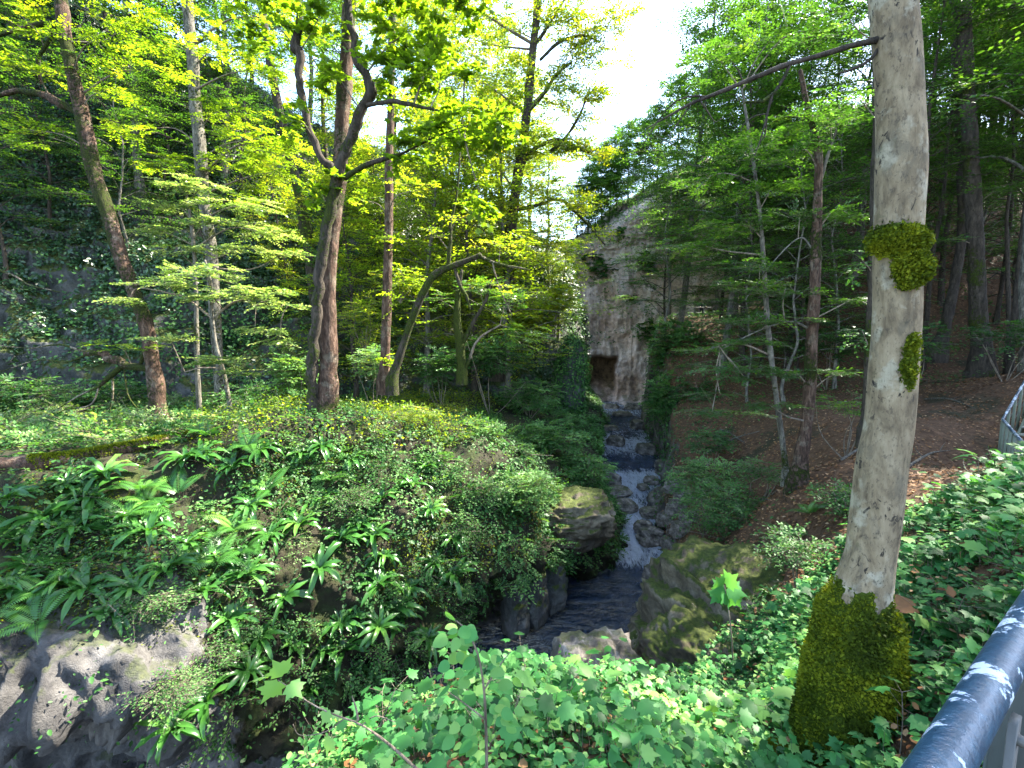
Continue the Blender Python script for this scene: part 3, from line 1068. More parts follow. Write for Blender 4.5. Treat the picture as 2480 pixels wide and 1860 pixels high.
def slope_w(s):
    x, y = px_of(s['c'])
    k = np.clip(-.25 + 1.5 * fbm(s['c'] * .5, 4, 104), 0, 1)
    k = np.maximum(k, np.clip(2.3 - s['ed'] / 1.1, 0, 1) * np.clip(.6 + 1.2 * fbm(s['c'] * .7, 3, 106), 0, 1))
    k = np.maximum(k, np.clip((x < 735) * (y < 455) * 1.0, 0, 1))
    k = np.maximum(k, np.clip((s['c'][:, 1] - 17) / 6, 0, 1) * np.clip(.55 + 1.5 * fbm(s['c'] * .35, 3, 115), 0, 1) * .8)
    k = np.maximum(k, np.clip((s['c'][:, 2] - 2.5) / 3, 0, 1) * .8)
    return k * (y < green_edge(x) + 10) * (s['ed'] > -.2)


p, n, i = sample('ground', 85000, slope_w)
x = fbm(p * .7, 3, 105)
dist = np.linalg.norm(p, axis=1)
carpet(b, p, n, SIMPLE, .05 + .0035 * dist, np.clip(.35 + .5 * x + rng.normal(size=len(p)) * .18, 0, 1), (.02, .35), .8, .3)
stuff('undergrowth', b, M['cover'])
# grass and scrub on top of cliff ledges
b = Buf()
p, n, i = sample('cliff', 16000, lambda s: np.clip((s['n'][:, 2] * np.sign(-(s['n'] * s['c']).sum(1)) - .25) * 3 + 1.6 * fbm(s['c'] * .5, 3, 108) - .3, 0, 1) * (px_of(s['c'])[1] < 345))
carpet(b, p, n, BEECH, .24, np.clip(.4 + rng.normal(size=len(p)) * .25, 0, 1), (.0, .2), .8, .6)
stuff('undergrowth', b, M['cover'])

# ------------------------------------------------------------------ kinds of forest tree, built once and copied
def proto(seed, H, r0, cb, cr, nb, leaf, tw=5, lean=.06, per=14, slen=1.0, droop=.12, flat=.35, tint=(.45, .2), ns=9, bark_moss=.15, wob=.12):
    """trunk and crown meshes of a tree with its base at the origin; cb = crown base as a share of height"""
    global rng
    keep, rng = rng, np.random.default_rng(seed)
    mat, tmpl, size = leaf
    k = 26
    z = np.linspace(-.6, H, k)
    t = np.clip(z / H, 0, 1)
    la = rng.uniform(0, 6.28)
    c = np.column_stack([math.cos(la) * lean * H * t ** 1.4, math.sin(la) * lean * H * t ** 1.4, z])
    c[:, :2] += wob * np.column_stack([np.interp(z, np.linspace(-1, H, 7), rng.normal(size=7)), np.interp(z, np.linspace(-1, H, 7), rng.normal(size=7))])
    rad = r0 * (1 - .82 * t) * (1 + .5 * np.exp(-np.clip(z, 0, 9) * 2.2))
    tb, cb_ = Buf(), Buf()
    tube(tb, c, rad, ns, k=60, rough=.2, freq=2.0, tint=moss_fn(bark_moss, seed), seed=seed)
    for b_ in range(nb):
        f = cb + (1 - cb) * ((b_ + rng.random()) / nb) ** .9
        f = min(f, .985)
        i = int(np.searchsorted(t, f))
        i = min(i, k - 1)
        a = c[i]
        an = b_ * 2.39996 + rng.normal() * .4
        L = cr * (1.0 - .62 * ((f - cb) / (1 - cb)) ** 1.3) * rng.uniform(.65, 1.15)
        up = rng.uniform(.05, .5) + (f - .5) * .5
        e = a + np.array([math.cos(an) * L, math.sin(an) * L, L * up])
        m1 = a * .6 + e * .4 + np.array([0, 0, .12 * L]) + rng.normal(size=3) * .06 * L
        q = catmull(np.array([a, m1, e]), 9)
        tube(tb, q, np.linspace(max(.012, rad[i] * .42), .008, 9), 5, rough=.2, freq=4, tint=.4, seed=b_)
        s = rng.integers(2, 9, per)
        p = q[s] + rng.normal(size=(per, 3)) * L * .1 * np.array([1, 1, flat])
        d = unit(q[-1] - q[0])[None] * np.array([1, 1, .4]) * .8 + rng.normal(size=(per, 3)) * np.array([.8, .8, flat * .7])
        sprays(cb_, p, d, rng.uniform(.6, 1.3, per) * slen, tmpl, size, tint=tint, nleaf=tw, side=3, droop=droop, twr=.006)
    rng = keep
    return tb, cb_, mat


PROTO = {}


def get_proto(key, bark, *a, **kw):
    if key not in PROTO:
        tb, cb_, mat = proto(*a, **kw)
        PROTO[key] = (tb.mesh('trunk', M[bark]), cb_.mesh('crown', [M[mat], M['dark_bark']]))
    return PROTO[key]


def plant_tree(key, pos, rz, s, name, label, group=None, cat='tree'):
    tm, cm = PROTO[key]
    r = empty(name, pos, rz)
    r.scale = (s, s, s)
    tag(r, label, cat, group)
    link_mesh('trunk', tm, r)
    link_mesh('crown', cm, r)
    return r


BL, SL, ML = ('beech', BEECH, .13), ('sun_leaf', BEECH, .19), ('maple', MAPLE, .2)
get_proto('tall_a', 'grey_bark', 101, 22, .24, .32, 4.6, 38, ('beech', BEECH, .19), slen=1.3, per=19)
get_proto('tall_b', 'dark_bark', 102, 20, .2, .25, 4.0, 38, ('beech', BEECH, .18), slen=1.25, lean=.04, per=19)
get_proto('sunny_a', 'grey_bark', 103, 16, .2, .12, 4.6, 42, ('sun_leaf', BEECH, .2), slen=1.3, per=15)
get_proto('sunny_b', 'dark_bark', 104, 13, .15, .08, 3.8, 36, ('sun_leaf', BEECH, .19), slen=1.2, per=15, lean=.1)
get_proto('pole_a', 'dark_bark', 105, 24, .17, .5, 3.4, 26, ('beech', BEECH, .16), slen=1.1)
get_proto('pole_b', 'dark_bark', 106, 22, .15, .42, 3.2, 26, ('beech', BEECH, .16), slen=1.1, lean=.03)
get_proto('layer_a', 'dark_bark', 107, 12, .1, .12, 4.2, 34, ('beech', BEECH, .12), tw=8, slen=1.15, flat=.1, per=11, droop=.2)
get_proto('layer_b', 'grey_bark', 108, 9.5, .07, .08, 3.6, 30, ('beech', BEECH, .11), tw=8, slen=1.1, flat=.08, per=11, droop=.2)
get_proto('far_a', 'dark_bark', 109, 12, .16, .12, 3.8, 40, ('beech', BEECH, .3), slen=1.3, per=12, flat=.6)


def on(px, py, Y=None, sheet_=None):
    """world point where a plant at this pixel is rooted"""
    if Y is None:
        h = hit(px, py, [sheet_] if sheet_ else None)
        return h[0]
    p = P(px, py, Y)
    return p


def root_on(x, y, sh):
    q = drop(x, y, sh)
    return q


# hillside crest and slope, behind the rock bank
spec = [  # px, Y, key, scale, label
    (20, 27, 'tall_b', .8), (75, 31, 'tall_a', .8), (128, 29, 'pole_b', .75), (165, 33, 'tall_b', .75), (235, 33, 'pole_a', .7), (262, 36, 'tall_b', .7), (318, 35, 'tall_a', .75),
    (352, 38, 'sunny_a', .9), (398, 38, 'tall_b', .7), (440, 39, 'sunny_a', .95), (486, 41, 'sunny_b', 1.1), (530, 42, 'sunny_a', .8)]
for k, (px, Y, key, s) in enumerate(spec):
    x = P(px, 300, Y)[0]
    q = drop(x, Y, 'hillside')
    if q is None:
        continue
    plant_tree(key, q - np.array([0, 0, .2]), k * 1.3, s, 'woodland_tree',
               f"{'yellow-green' if 'sunny' in key else 'dark-leaved'} tree on the crest of the ivy-covered hillside, {order(k, len(spec))} along it", 'trees along the hillside crest')
# trees standing on the hillside face
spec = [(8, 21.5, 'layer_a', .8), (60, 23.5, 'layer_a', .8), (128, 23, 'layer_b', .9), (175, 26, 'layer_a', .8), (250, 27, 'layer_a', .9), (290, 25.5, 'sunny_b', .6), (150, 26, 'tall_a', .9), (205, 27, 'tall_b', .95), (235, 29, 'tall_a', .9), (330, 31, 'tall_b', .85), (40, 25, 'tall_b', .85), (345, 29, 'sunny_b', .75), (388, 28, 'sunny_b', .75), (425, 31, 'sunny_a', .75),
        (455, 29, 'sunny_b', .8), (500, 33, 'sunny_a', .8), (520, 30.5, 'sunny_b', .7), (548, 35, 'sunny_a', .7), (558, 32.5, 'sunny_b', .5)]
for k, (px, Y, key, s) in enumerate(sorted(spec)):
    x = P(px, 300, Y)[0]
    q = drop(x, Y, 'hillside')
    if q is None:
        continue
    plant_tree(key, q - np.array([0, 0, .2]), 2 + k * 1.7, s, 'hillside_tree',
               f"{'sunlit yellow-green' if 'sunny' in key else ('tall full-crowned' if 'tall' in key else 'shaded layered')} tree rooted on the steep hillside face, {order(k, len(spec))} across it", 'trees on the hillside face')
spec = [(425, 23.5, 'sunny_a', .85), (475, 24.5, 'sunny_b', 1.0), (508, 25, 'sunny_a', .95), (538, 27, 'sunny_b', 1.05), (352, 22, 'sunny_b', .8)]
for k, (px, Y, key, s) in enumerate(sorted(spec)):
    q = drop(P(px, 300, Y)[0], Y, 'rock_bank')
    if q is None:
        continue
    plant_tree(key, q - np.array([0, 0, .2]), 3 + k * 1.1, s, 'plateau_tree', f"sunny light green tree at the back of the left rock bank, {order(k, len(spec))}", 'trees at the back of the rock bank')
# cliff-top trees
spec = [(578, 52, .6), (588, 53, .75), (595, 51.5, .6), (602, 56, .8), (609, 52.5, .65), (616, 54, .8), (628, 57, .85), (642, 54, .8), (656, 55, .8), (676, 55, .9), (700, 56, 1.0)]
for k, (px, Y, s) in enumerate(spec):
    x = P(px, 220, Y)[0]
    q = drop(x, Y, 'cliff')
    if q is None:
        continue
    plant_tree('far_a', q - np.array([0, 0, .3]), k * 2.1, s * .85, 'clifftop_tree', f"slender hazy tree on top of the pale cliff, {order(k, len(spec))}", 'trees on top of the cliff')
# right-hand forest
spec = [  # px, Y, key, scale
    (668, 46, 'tall_a', .7), (716, 46, 'tall_a', .8), (722, 34, 'layer_a', 1.25), (664, 34, 'layer_a', 1.0), (742, 30, 'layer_b', 1.25), (668, 30, 'layer_b', 1.15), (765, 25, 'layer_a', .95),
    (752, 22.5, 'layer_b', .9), (800, 24, 'layer_a', 1.0), (838, 22, 'layer_b', 1.2), (735, 40, 'tall_b', .75), (770, 38, 'pole_a', .8), (800, 40, 'tall_a', .75), (822, 36, 'pole_b', .8), (850, 38, 'pole_a', .75), (905, 26, 'layer_a', 1.1),
    (682, 34, 'tall_a', 1.05), (726, 26, 'tall_a', .85), (748, 24, 'tall_b', .85), (735, 33, 'tall_a', .95), (775, 31, 'tall_a', .95), (850, 29, 'tall_a', .95), (770, 28, 'tall_b', .8), (790, 26, 'layer_a', 1.3), (795, 21, 'layer_b', 1.1)]
for k, (px, Y, key, s) in enumerate(sorted(spec)):
    x = P(px, 330, Y)[0]
    q = drop(x, Y, 'ground')
    if q is None:
        continue
    what = 'flat-layered young beech' if 'layer' in key else ('bare-stemmed tree against the sky' if 'pole' in key else 'full green tree')
    plant_tree(key, q - np.array([0, 0, .15]), 1 + k * 1.9, s, 'beech_tree', f"{what} on the wooded far bank, {order(k, len(spec))}", 'trees of the shaded wooded bank')
# slim background trunks on the right
spec = [(905, 21, 'pole_a', .75), (926, 23, 'pole_b', .8), (938, 26, 'pole_a', .8), (960, 28, 'pole_b', .8), (994, 24, 'pole_b', .7), (1006, 20, 'pole_a', .6), (1017, 19, 'pole_b', .7), (884, 30, 'pole_b', .8), (1022, 27, 'pole_a', .8), (912, 33, 'tall_b', .9), (975, 33, 'tall_a', .9), (945, 36, 'tall_b', .95), (1000, 30, 'tall_b', .95), (1035, 24, 'tall_a', .9), (930, 29, 'layer_a', 1.3), (968, 25, 'layer_b', 1.3), (1012, 23, 'layer_a', 1.1), (990, 36, 'tall_a', 1.0), (955, 40, 'tall_a', 1.0), (1050, 30, 'tall_a', 1.1), (900, 38, 'tall_a', 1.0)]
for k, (px, Y, key, s) in enumerate(sorted(spec)):
    x = P(px, 330, Y)[0]
    q = drop(x, Y, 'ground')
    plant_tree(key, q - np.array([0, 0, .15]), 2 + k * 2.3, s, 'forest_tree', f"{'low layered beech' if 'layer' in key else 'tall slim dark trunk'} in the shade behind the pale beech, {order(k, len(spec))}", 'slim trunks in the shaded forest')
# trees added up the slope, mostly out of view, to shade bank and hillside
for k, (x, y, key, s) in enumerate([(11, 6, 'tall_a', .95), (17.5, 8, 'tall_b', 1.0), (20, 18, 'tall_a', 1.0), (15.5, 1, 'tall_a', 1.0), (26, 13, 'tall_b', 1.1), (30, 22, 'tall_a', 1.0), (34, 27, 'tall_b', 1.1), (37, 33, 'tall_a', 1.0), (41, 38, 'tall_b', 1.0), (40, 29, 'tall_a', 1.1), (44, 33, 'tall_b', 1.1), (33, 33, 'layer_a', 1.4), (29, 25.5, 'layer_b', 1.5), (36, 24, 'tall_a', 1.1), (46, 40, 'tall_a', 1.0)]):
    q = drop(x, y, 'ground')
    if q is not None:
        plant_tree(key, q, k * 1.1, s, 'forest_tree', f"tall tree added for shade up the slope beside the walkway, {order(k, 15)}", 'shade trees added above the walkway')

# ------------------------------------------------------------------ trees drawn one by one
pix_tree('pale_beech', 'big pale-barked beech with moss collar and thick mossy foot beside the handrail', 'tree', 4.1,
         [(841, 762, 68), (849, 690, 66), (856, 640, 60), (862, 596, 50), (869, 560, 43), (872, 540, 42.5), (877, 505, 42.5), (883, 460, 42), (889, 425, 41), (893, 370, 41), (896, 320, 40), (897, 270, 40), (899, 220, 40), (901, 150, 41), (899, 90, 40), (896, 40, 39), (892, -10, 38), (886, -80, 36), (880, -170, 33), (876, -330, 26)],
         'pale_bark', moss=.02, seed=4, ns=28, rough=.07,
         branches=[[(882, 38, 7.02), (855, 44, 5.46), (820, 55, 5.46), (790, 63, 4.68), (760, 75, 4.68), (730, 88, 3.90), (705, 98, 3.12), (690, 104, 2.73), (665, 118, 1.72), (645, 130, 1.09)],
                   [(790, 64, 3.12), (784, 78, 3.12), (772, 96, 3.51), (758, 102, 3.12), (748, 100, 2.34), (742, 106, 1.95), (738, 96, 1.17)],
                   [(772, 96, 2.73), (768, 112, 2.34), (764, 128, 1.95), (757, 150, 1.17), (750, 163, 0.78)],
                   [(768, 114, 1.72), (755, 116, 1.40), (744, 124, 0.94), (740, 132, 0.62)], [(767, 118, 1.56), (765, 135, 1.25), (760, 142, 0.78)],
                   [(708, 97, 2.34), (690, 96, 1.87), (672, 104, 1.56), (655, 125, 1.01), (640, 150, 0.62)], [(700, 101, 1.95), (708, 112, 1.40), (715, 122, 1.09), (722, 118, 0.62)], [(690, 106, 1.56), (680, 120, 1.17), (668, 138, 0.62)],
                   [(744, 84, 1.40), (738, 70, 0.94), (730, 60, 0.55)], [(880, 46, 3.90), (870, 60, 3.12), (850, 70, 2.34), (835, 74, 1.17)]],
         bmoss=.3, bbark='dark_bark', flare=.2)
pale = bpy.data.objects['pale_beech']
pt, prd = pixpath([(841, 762, 68), (849, 690, 66), (856, 640, 60), (862, 596, 50), (869, 560, 43), (872, 540, 42.5), (877, 505, 42.5), (883, 460, 42), (889, 425, 41), (893, 370, 41), (896, 320, 40), (897, 270, 40), (899, 220, 40), (901, 150, 41)], 4.1)
PC = catmull(np.column_stack([pt, prd]), 300)
PC[:, 3] *= 1 + .2 * np.exp(-np.linalg.norm(PC[:, :3] - pt[0], axis=1) / (prd[0] * 1.6))


def moss_coat(n_c, n_t, mask, thick, seed, name='moss'):
    """cushion of moss on the pale trunk where mask(px-side angle, py) says, covered with short tufts"""
    c, r = PC[:, :3], PC[:, 3]
    na = 90
    an = np.linspace(0, 2 * np.pi, na, endpoint=False)
    ax = unit(np.gradient(c, axis=0))
    x = unit(np.cross(ax, np.array([0, 1.0, 0])))
    y = np.cross(ax, x)
    d = np.cos(an)[None, :, None] * x[:, None] + np.sin(an)[None, :, None] * y[:, None]
    p = c[:, None] + d * r[:, None, None]
    ppx, ppy = px_of(p.reshape(-1, 3))
    side = (ppx - 512 - FPX * (c[:, 0] / depth(c.T))[:, None].repeat(na, 1).ravel()) / (FPX * (r / depth(c.T))[:, None].repeat(na, 1).ravel())
    h = np.clip(mask(side, ppy, p.reshape(-1, 3)) + .55 * fbm(p.reshape(-1, 3) * np.array([14, 14, 6]), 3, seed + 40) - .12, 0, 1).reshape(p.shape[:2])
    hh = np.clip(h, 0, 1) ** 1.5 * thick * (1 + .5 * fbm(p.reshape(-1, 3) * 5, 3, seed).reshape(h.shape)) - .03 * (h <= 0.02)
    v = p + d * hh[..., None]
    b = Buf()
    n = len(c)
    i = np.arange(n - 1)[:, None] * na
    j = np.arange(na)[None]
    f = np.stack([i + j, i + (j + 1) % na, i + na + (j + 1) % na, i + na + j], -1)
    ok = (h[:-1] > .02) | (h[1:] > .02) | (np.roll(h, -1, 1)[:-1] > .02)
    off = np.array(pale.location)
    b.add(v.reshape(-1, 3) - off, f[ok], .25)
    idx = np.argwhere(h > .06)
    wt = np.clip(h[h > .06] * 1.5, .05, 1)
    pick = idx[rng.choice(len(idx), n_t, p=wt / wt.sum())]
    q = v[pick[:, 0], pick[:, 1]] + rng.normal(size=(n_t, 3)) * .012
    dd = d[pick[:, 0], pick[:, 1]]
    dirs = unit(dd * .7 + rng.normal(size=(n_t, 3)) * .55 + np.array([0, 0, .15]))
    scatter(b, *BEECH, q - off - dirs * .008, dirs, dd + rng.normal(size=dd.shape) * .7, rng.uniform(.018, .042, n_t), np.clip(.5 + .9 * fbm(q * 3.2, 3, seed + 5) + rng.normal(size=n_t) * .16, 0, 1))
    return b.build(name, M['moss'], pale)


jn = lambda p, k: .35 * fbm(p * 4, 3, k)
moss_coat(0, 34000, lambda s, y, p: np.minimum((y - 598 + 14 * s * s) / 18 + jn(p, 1) * 2.5 - 1.2 * np.clip((s - .35) * 3, 0, 1) * (y < 655), (830 - y) / 5), .06, 3)
moss_coat(0, 15000, lambda s, y, p: np.maximum(1.2 - (np.hypot((s - .05) / 1.45, (y - 241) / 20)) ** 3, 1.25 - (np.hypot((s - .6) / .85, (y - 267) / 23)) ** 3) + jn(p, 2), .085, 5)
moss_coat(0, 2600, lambda s, y, p: .9 - (np.hypot((s - .8) / .45, (y - 362) / 30)) ** 2 + jn(p, 3) * 2.6, .014, 7)

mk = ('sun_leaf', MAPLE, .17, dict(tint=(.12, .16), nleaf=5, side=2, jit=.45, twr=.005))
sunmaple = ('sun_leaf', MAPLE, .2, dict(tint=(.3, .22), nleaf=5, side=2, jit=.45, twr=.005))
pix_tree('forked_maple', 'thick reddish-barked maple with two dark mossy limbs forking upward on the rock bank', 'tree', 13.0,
         [(325, 420, 22.4), (327, 400, 18.1), (328, 360, 16.3), (328, 300, 15.5), (330, 250, 15.5), (335, 210, 14.6), (340, 170, 13.8), (343, 110, 13.8), (347, 50, 12.9), (352, -40, 11.2), (356, -120, 8.6)],
         'red_bark', moss=.44, seed=14, ns=18, rough=.3, bmoss=.42, bbark='dark_bark',
         branches=[[(313, 414, 12.0, 12.8), (313, 370, 11.2, 12.7), (314, 330, 10.3, 12.6), (319, 285, 10.3, 12.5), (326, 230, 10.8, 12.4), (340, 172, 10.8, 12.3), (352, 134, 10.3, 12.2), (364, 105, 9.5, 12.1), (371, 92, 11.2, 12.1), (365, 78, 8.6, 12.1), (354, 46, 7.7, 12), (346, 0, 7.7, 12), (342, -60, 6.9, 12)],
                   [(338, 180, 7.7, 12.4), (330, 168, 7.7, 12.4), (320, 160, 6.9, 12.3), (314, 140, 6.9, 12.3), (303, 105, 7.7, 12.2), (300, 75, 7.7, 12.2), (298, 50, 9.5, 12.2), (297, 36, 7.7, 12.2), (299, 10, 6.0, 12.2), (294, -40, 5.2, 12.2)],
                   [(368, 105, 4.3, 12), (380, 102, 4.3, 11.8), (400, 103, 4.7, 11.5), (430, 108, 2.6, 11.2), (470, 116, 1.7, 11), (505, 116, 1.0, 10.8)],
                   [(345, 178, 5.2, 12.2), (362, 167, 4.7, 12), (385, 158, 4.3, 11.8), (405, 152, 2.6, 11.6), (440, 135, 1.7, 11.4), (480, 122, 0.9, 11.2)]],
         blobs=[(430, 126, 11.2, (1.0, .7, .4), 18), (480, 118, 10.9, (1.0, .7, .3), 15), (465, 150, 11, (.9, .6, .3), 12), (505, 132, 10.9, (.6, .6, .3), 8), (400, 150, 11.6, (.7, .5, .35), 12), (480, 195, 11, (.35, .4, .5), 8),
                (385, 70, 12, (.8, .8, .6), 18), (410, 30, 12, (1.0, .8, .7), 24), (335, 70, 11.8, (.5, .5, .5), 8), (440, 70, 11.5, (1.0, .8, .6), 26), (320, 15, 12, (.8, .8, .6), 16), (300, 120, 12, (.4, .4, .4), 6), (270, 30, 12.3, (.9, .8, .5), 18),
                (380, -30, 12, (1.4, 1.2, .8), 40), (250, -40, 12.5, (1.4, 1.2, .8), 30), (450, -10, 11.5, (1.2, 1, .7), 34), (345, 178, 12.4, (.5, .4, .4), 6), (322, 195, 12.3, (.35, .3, .3), 4)],
         leaf=mk)
lk = ('beech', BEECH, .1, dict(tint=(.6, .2), nleaf=8, side=3, jit=.25, twr=.004, droop=.15))
pix_tree('leaning_tree', 'tall mossy leaning tree with sunlit reddish bark and crooked lower limb, over the log', 'tree', 15.0,
         [(161, 430, 15.8), (157, 395, 14.5), (152, 360, 13.2), (146, 325, 13.2), (133, 290, 12.3), (119, 252, 12.3), (108, 215, 12.3), (96, 180, 12.3), (87, 140, 12.3), (80, 105, 12.3), (70, 60, 11.4), (63, 20, 11.4), (57, -40, 10.6), (50, -120, 7.9)],
         'red_bark', moss=.56, seed=31, ns=16, rough=.25, bmoss=.6,
         branches=[[(77, 113, 6.2), (62, 104, 7.9), (45, 96, 7.0), (30, 92, 6.2), (12, 92, 4.4), (-14, 100, 3.5)], [(68, 42, 5.3), (55, 28, 5.3), (40, 24, 5.3), (15, 30, 3.5), (-12, 40, 2.6)], [(56, 30, 3.5), (45, 48, 3.5), (38, 60, 3.1), (40, 85, 2.2)],
                   [(156, 370, 8.8), (140, 368, 7.9), (127, 366, 7.9), (112, 360, 8.8), (100, 352, 7.0), (86, 353, 6.2)], [(125, 364, 5.3), (113, 374, 5.3), (104, 382, 4.4), (98, 388, 1.8)], [(140, 366, 3.5), (144, 352, 4.4), (146, 338, 2.6)], [(152, 358, 4.4), (146, 330, 2.6), (148, 310, 1.8)],
                   [(86, 353, 2.6), (60, 345, 1.8), (30, 348, 1.1), (-5, 345, 0.9)], [(100, 386, 2.2), (75, 398, 1.4), (40, 420, 1.1), (10, 432, 0.7)], [(86, 355, 2.2), (66, 362, 1.6), (38, 360, 1.1), (0, 372, 0.7)], [(112, 374, 2.2), (113, 395, 1.8), (110, 410, 1.4), (113, 425, 0.7)], [(124, 370, 1.8), (128, 395, 1.3), (140, 412, 0.9)],
                   [(100, 384, 1.8), (90, 405, 1.1), (60, 412, 0.8), (30, 440, 0.6)], [(-8, 268, 2.6), (14, 276, 1.8), (30, 285, 1.3), (60, 292, 0.9)]],
         blobs=[(40, 60, 14.5, (1.3, 1, .5), 22), (20, 15, 14.5, (1.4, 1, .6), 26), (95, 40, 14.5, (1.2, 1, .5), 22), (130, 20, 15, (1.4, 1, .5), 26), (110, 90, 15, (1.0, .8, .4), 14), (30, 130, 14.5, (.9, .8, .4), 12), (150, 70, 15, (1.1, 1, .45), 20), (120, 345, 14.6, (1.1, .6, .2), 9), (60, -60, 15, (2.2, 2, .9), 40), (150, -50, 15, (2, 2, .8), 36)],
         leaf=('sun_leaf', BEECH, .11, dict(tint=(.3, .22), nleaf=8, side=3, jit=.3, twr=.004)), twigmat='twig')
pix_tree('banded_tree', 'straight slim trunk with pale and mossy bands among sunny layered leaves', 'tree', 18.5,
         [(222, 424, 10), (216, 330, 10), (211, 250, 11), (204, 200, 10.5), (200, 150, 11), (195, 100, 10.5), (192, 50, 10), (187, 0, 10), (183, -60, 9), (180, -140, 6)],
         'grey_bark', moss=.4, seed=41, ns=12, rough=.15,
         blobs=[(225, 110, 18, (1.6, 1, .3), 26), (262, 138, 17.6, (1.6, 1, .3), 34), (285, 150, 17.5, (1.1, .8, .25), 24), (240, 160, 18, (1.5, 1, .25), 26), (275, 172, 17.8, (1.4, 1, .25), 24), (170, 165, 18, (1.6, 1, .3), 22), (140, 130, 18.2, (1.4, 1, .3), 18), (225, 45, 18, (1.6, 1.2, .5), 34), (160, 40, 18.4, (1.4, 1, .5), 26), (265, 70, 18, (1.4, 1, .5), 30), (195, -30, 18.5, (2.6, 2, .9), 60), (290, 20, 18, (1.5, 1.2, .6), 30), (230, 200, 18.3, (1.5, 1, .25), 22)],
         leaf=('sun_leaf', BEECH, .12, dict(tint=(.3, .2), nleaf=8, side=3, jit=.25, twr=.004, droop=.2)))
pix_tree('young_beech', 'young beech with wide flat sunlit sprays between the leaning tree and the maple', 'tree', 14.2,
         [(232, 424, 5), (228, 395, 4), (223, 370, 4), (216, 345, 3.5), (212, 315, 3), (211, 285, 2.5), (205, 260, 2)],
         'grey_bark', moss=.2, seed=51, ns=8, bmoss=.1, bbark='twig',
         branches=[[(213, 320, 2.5), (190, 300, 2), (165, 292, 1.5), (140, 288, 1)], [(213, 318, 2.5), (235, 302, 2), (262, 300, 1.5), (288, 305, 1)], [(222, 368, 2), (200, 368, 1.5), (185, 372, 1)]],
         blobs=[(165, 283, 13.9, (1.2, .8, .18), 30), (205, 272, 13.8, (1.3, .9, .2), 38), (250, 292, 13.8, (1.3, .8, .18), 34), (275, 305, 13.8, (.8, .6, .12), 16), (215, 298, 13.7, (1.3, .9, .15), 26), (130, 300, 14, (.6, .5, .12), 10), (215, 360, 13.6, (.9, .6, .16), 24), (235, 372, 13.6, (.7, .5, .14), 14), (170, 338, 13.9, (.9, .6, .12), 16), (255, 330, 13.8, (1.0, .6, .12), 16), (280, 340, 13.9, (.7, .5, .1), 10)],
         leaf=('pale_leaf', BEECH, .1, dict(tint=(.5, .25), nleaf=9, side=3, jit=.42, twr=.004, droop=.12)))
pix_tree('beech_sapling', 'beech sapling with thin layered sprays in front of the banded trunk', 'tree', 16.2,
         [(200, 424, 5), (197, 360, 4.5), (196, 300, 4), (194, 250, 3.5), (190, 215, 3), (186, 190, 2)], 'grey_bark', moss=.25, seed=52, ns=8,
         blobs=[(160, 205, 16, (1.3, .8, .15), 24), (200, 190, 16, (1.3, .9, .15), 28), (245, 205, 15.9, (1.4, .9, .15), 28), (150, 228, 15.9, (1.0, .8, .12), 16), (215, 222, 15.8, (1.5, .9, .15), 28), (262, 232, 15.8, (1.2, .8, .12), 22), (240, 248, 15.7, (1.3, .8, .12), 22), (285, 252, 15.8, (.8, .6, .1), 12), (180, 250, 15.8, (1.0, .7, .12), 14), (175, 180, 16, (.9, .7, .12), 12)],
         leaf=('pale_leaf', BEECH, .105, dict(tint=(.5, .25), nleaf=9, side=3, jit=.42, twr=.004, droop=.18)))
pix_tree('ivy_tree', 'upright slender trunk wrapped in ivy and lit from the side, right of the maple', 'tree', 16.0,
         [(384, 380, 10.2), (386, 330, 9.3), (388, 260, 8.9), (389, 200, 8.5), (389, 165, 8.1), (391, 100, 6.8), (392, 20, 6.8), (393, -60, 5.1)], 'red_bark', moss=.35, seed=61, ns=12,
         blobs=[(388, 360, 15.9, (.28, .25, .5), 7), (390, 300, 15.9, (.26, .25, .7), 9), (390, 240, 15.9, (.26, .25, .7), 9), (400, 80, 16, (1.1, 1, .6), 12), (385, 20, 16, (1.2, 1, .7), 16), (420, 190, 15.5, (1.0, .7, .35), 16), (360, 200, 16, (.6, .5, .4), 9)],
         leaf=('sun_leaf', BEECH, .11, dict(tint=(.4, .22), nleaf=6, side=2, twr=.004, slen=.6)))
pix_tree('crooked_tree', 'crooked mossy tree leaning toward the stream with a thin upright shoot', 'tree', 15.2,
         [(392, 380, 8.5), (402, 348, 7.6), (415, 312, 7.6), (427, 285, 7.6), (437, 273, 7.2), (450, 267, 6.4), (466, 261, 5.5), (481, 255, 6.0)], 'dark_bark', moss=.5, seed=71, ns=11, bmoss=.55,
         branches=[[(447, 268, 4.2), (450, 245, 4.2), (452, 215, 3.0), (458, 185, 2.1), (462, 120, 1.7), (466, 60, 1.3)], [(455, 268, 3.0), (461, 285, 3.8), (467, 298, 3.0), (470, 310, 1.3)], [(480, 256, 3.0), (500, 265, 3.0), (520, 268, 2.1), (530, 270, 1.0)], [(492, 261, 1.7), (500, 290, 1.4), (512, 315, 0.8)], [(466, 298, 1.3), (480, 305, 0.8), (500, 315, 0.6)]],
         blobs=[(470, 215, 15, (.8, .6, .3), 12), (500, 245, 15, (.9, .6, .3), 14), (430, 230, 15, (.7, .5, .3), 8), (515, 290, 15, (.9, .6, .25), 10)], leaf=('sun_leaf', BEECH, .11, dict(tint=(.45, .25), nleaf=6, side=3, gap=.35, twr=.004)))
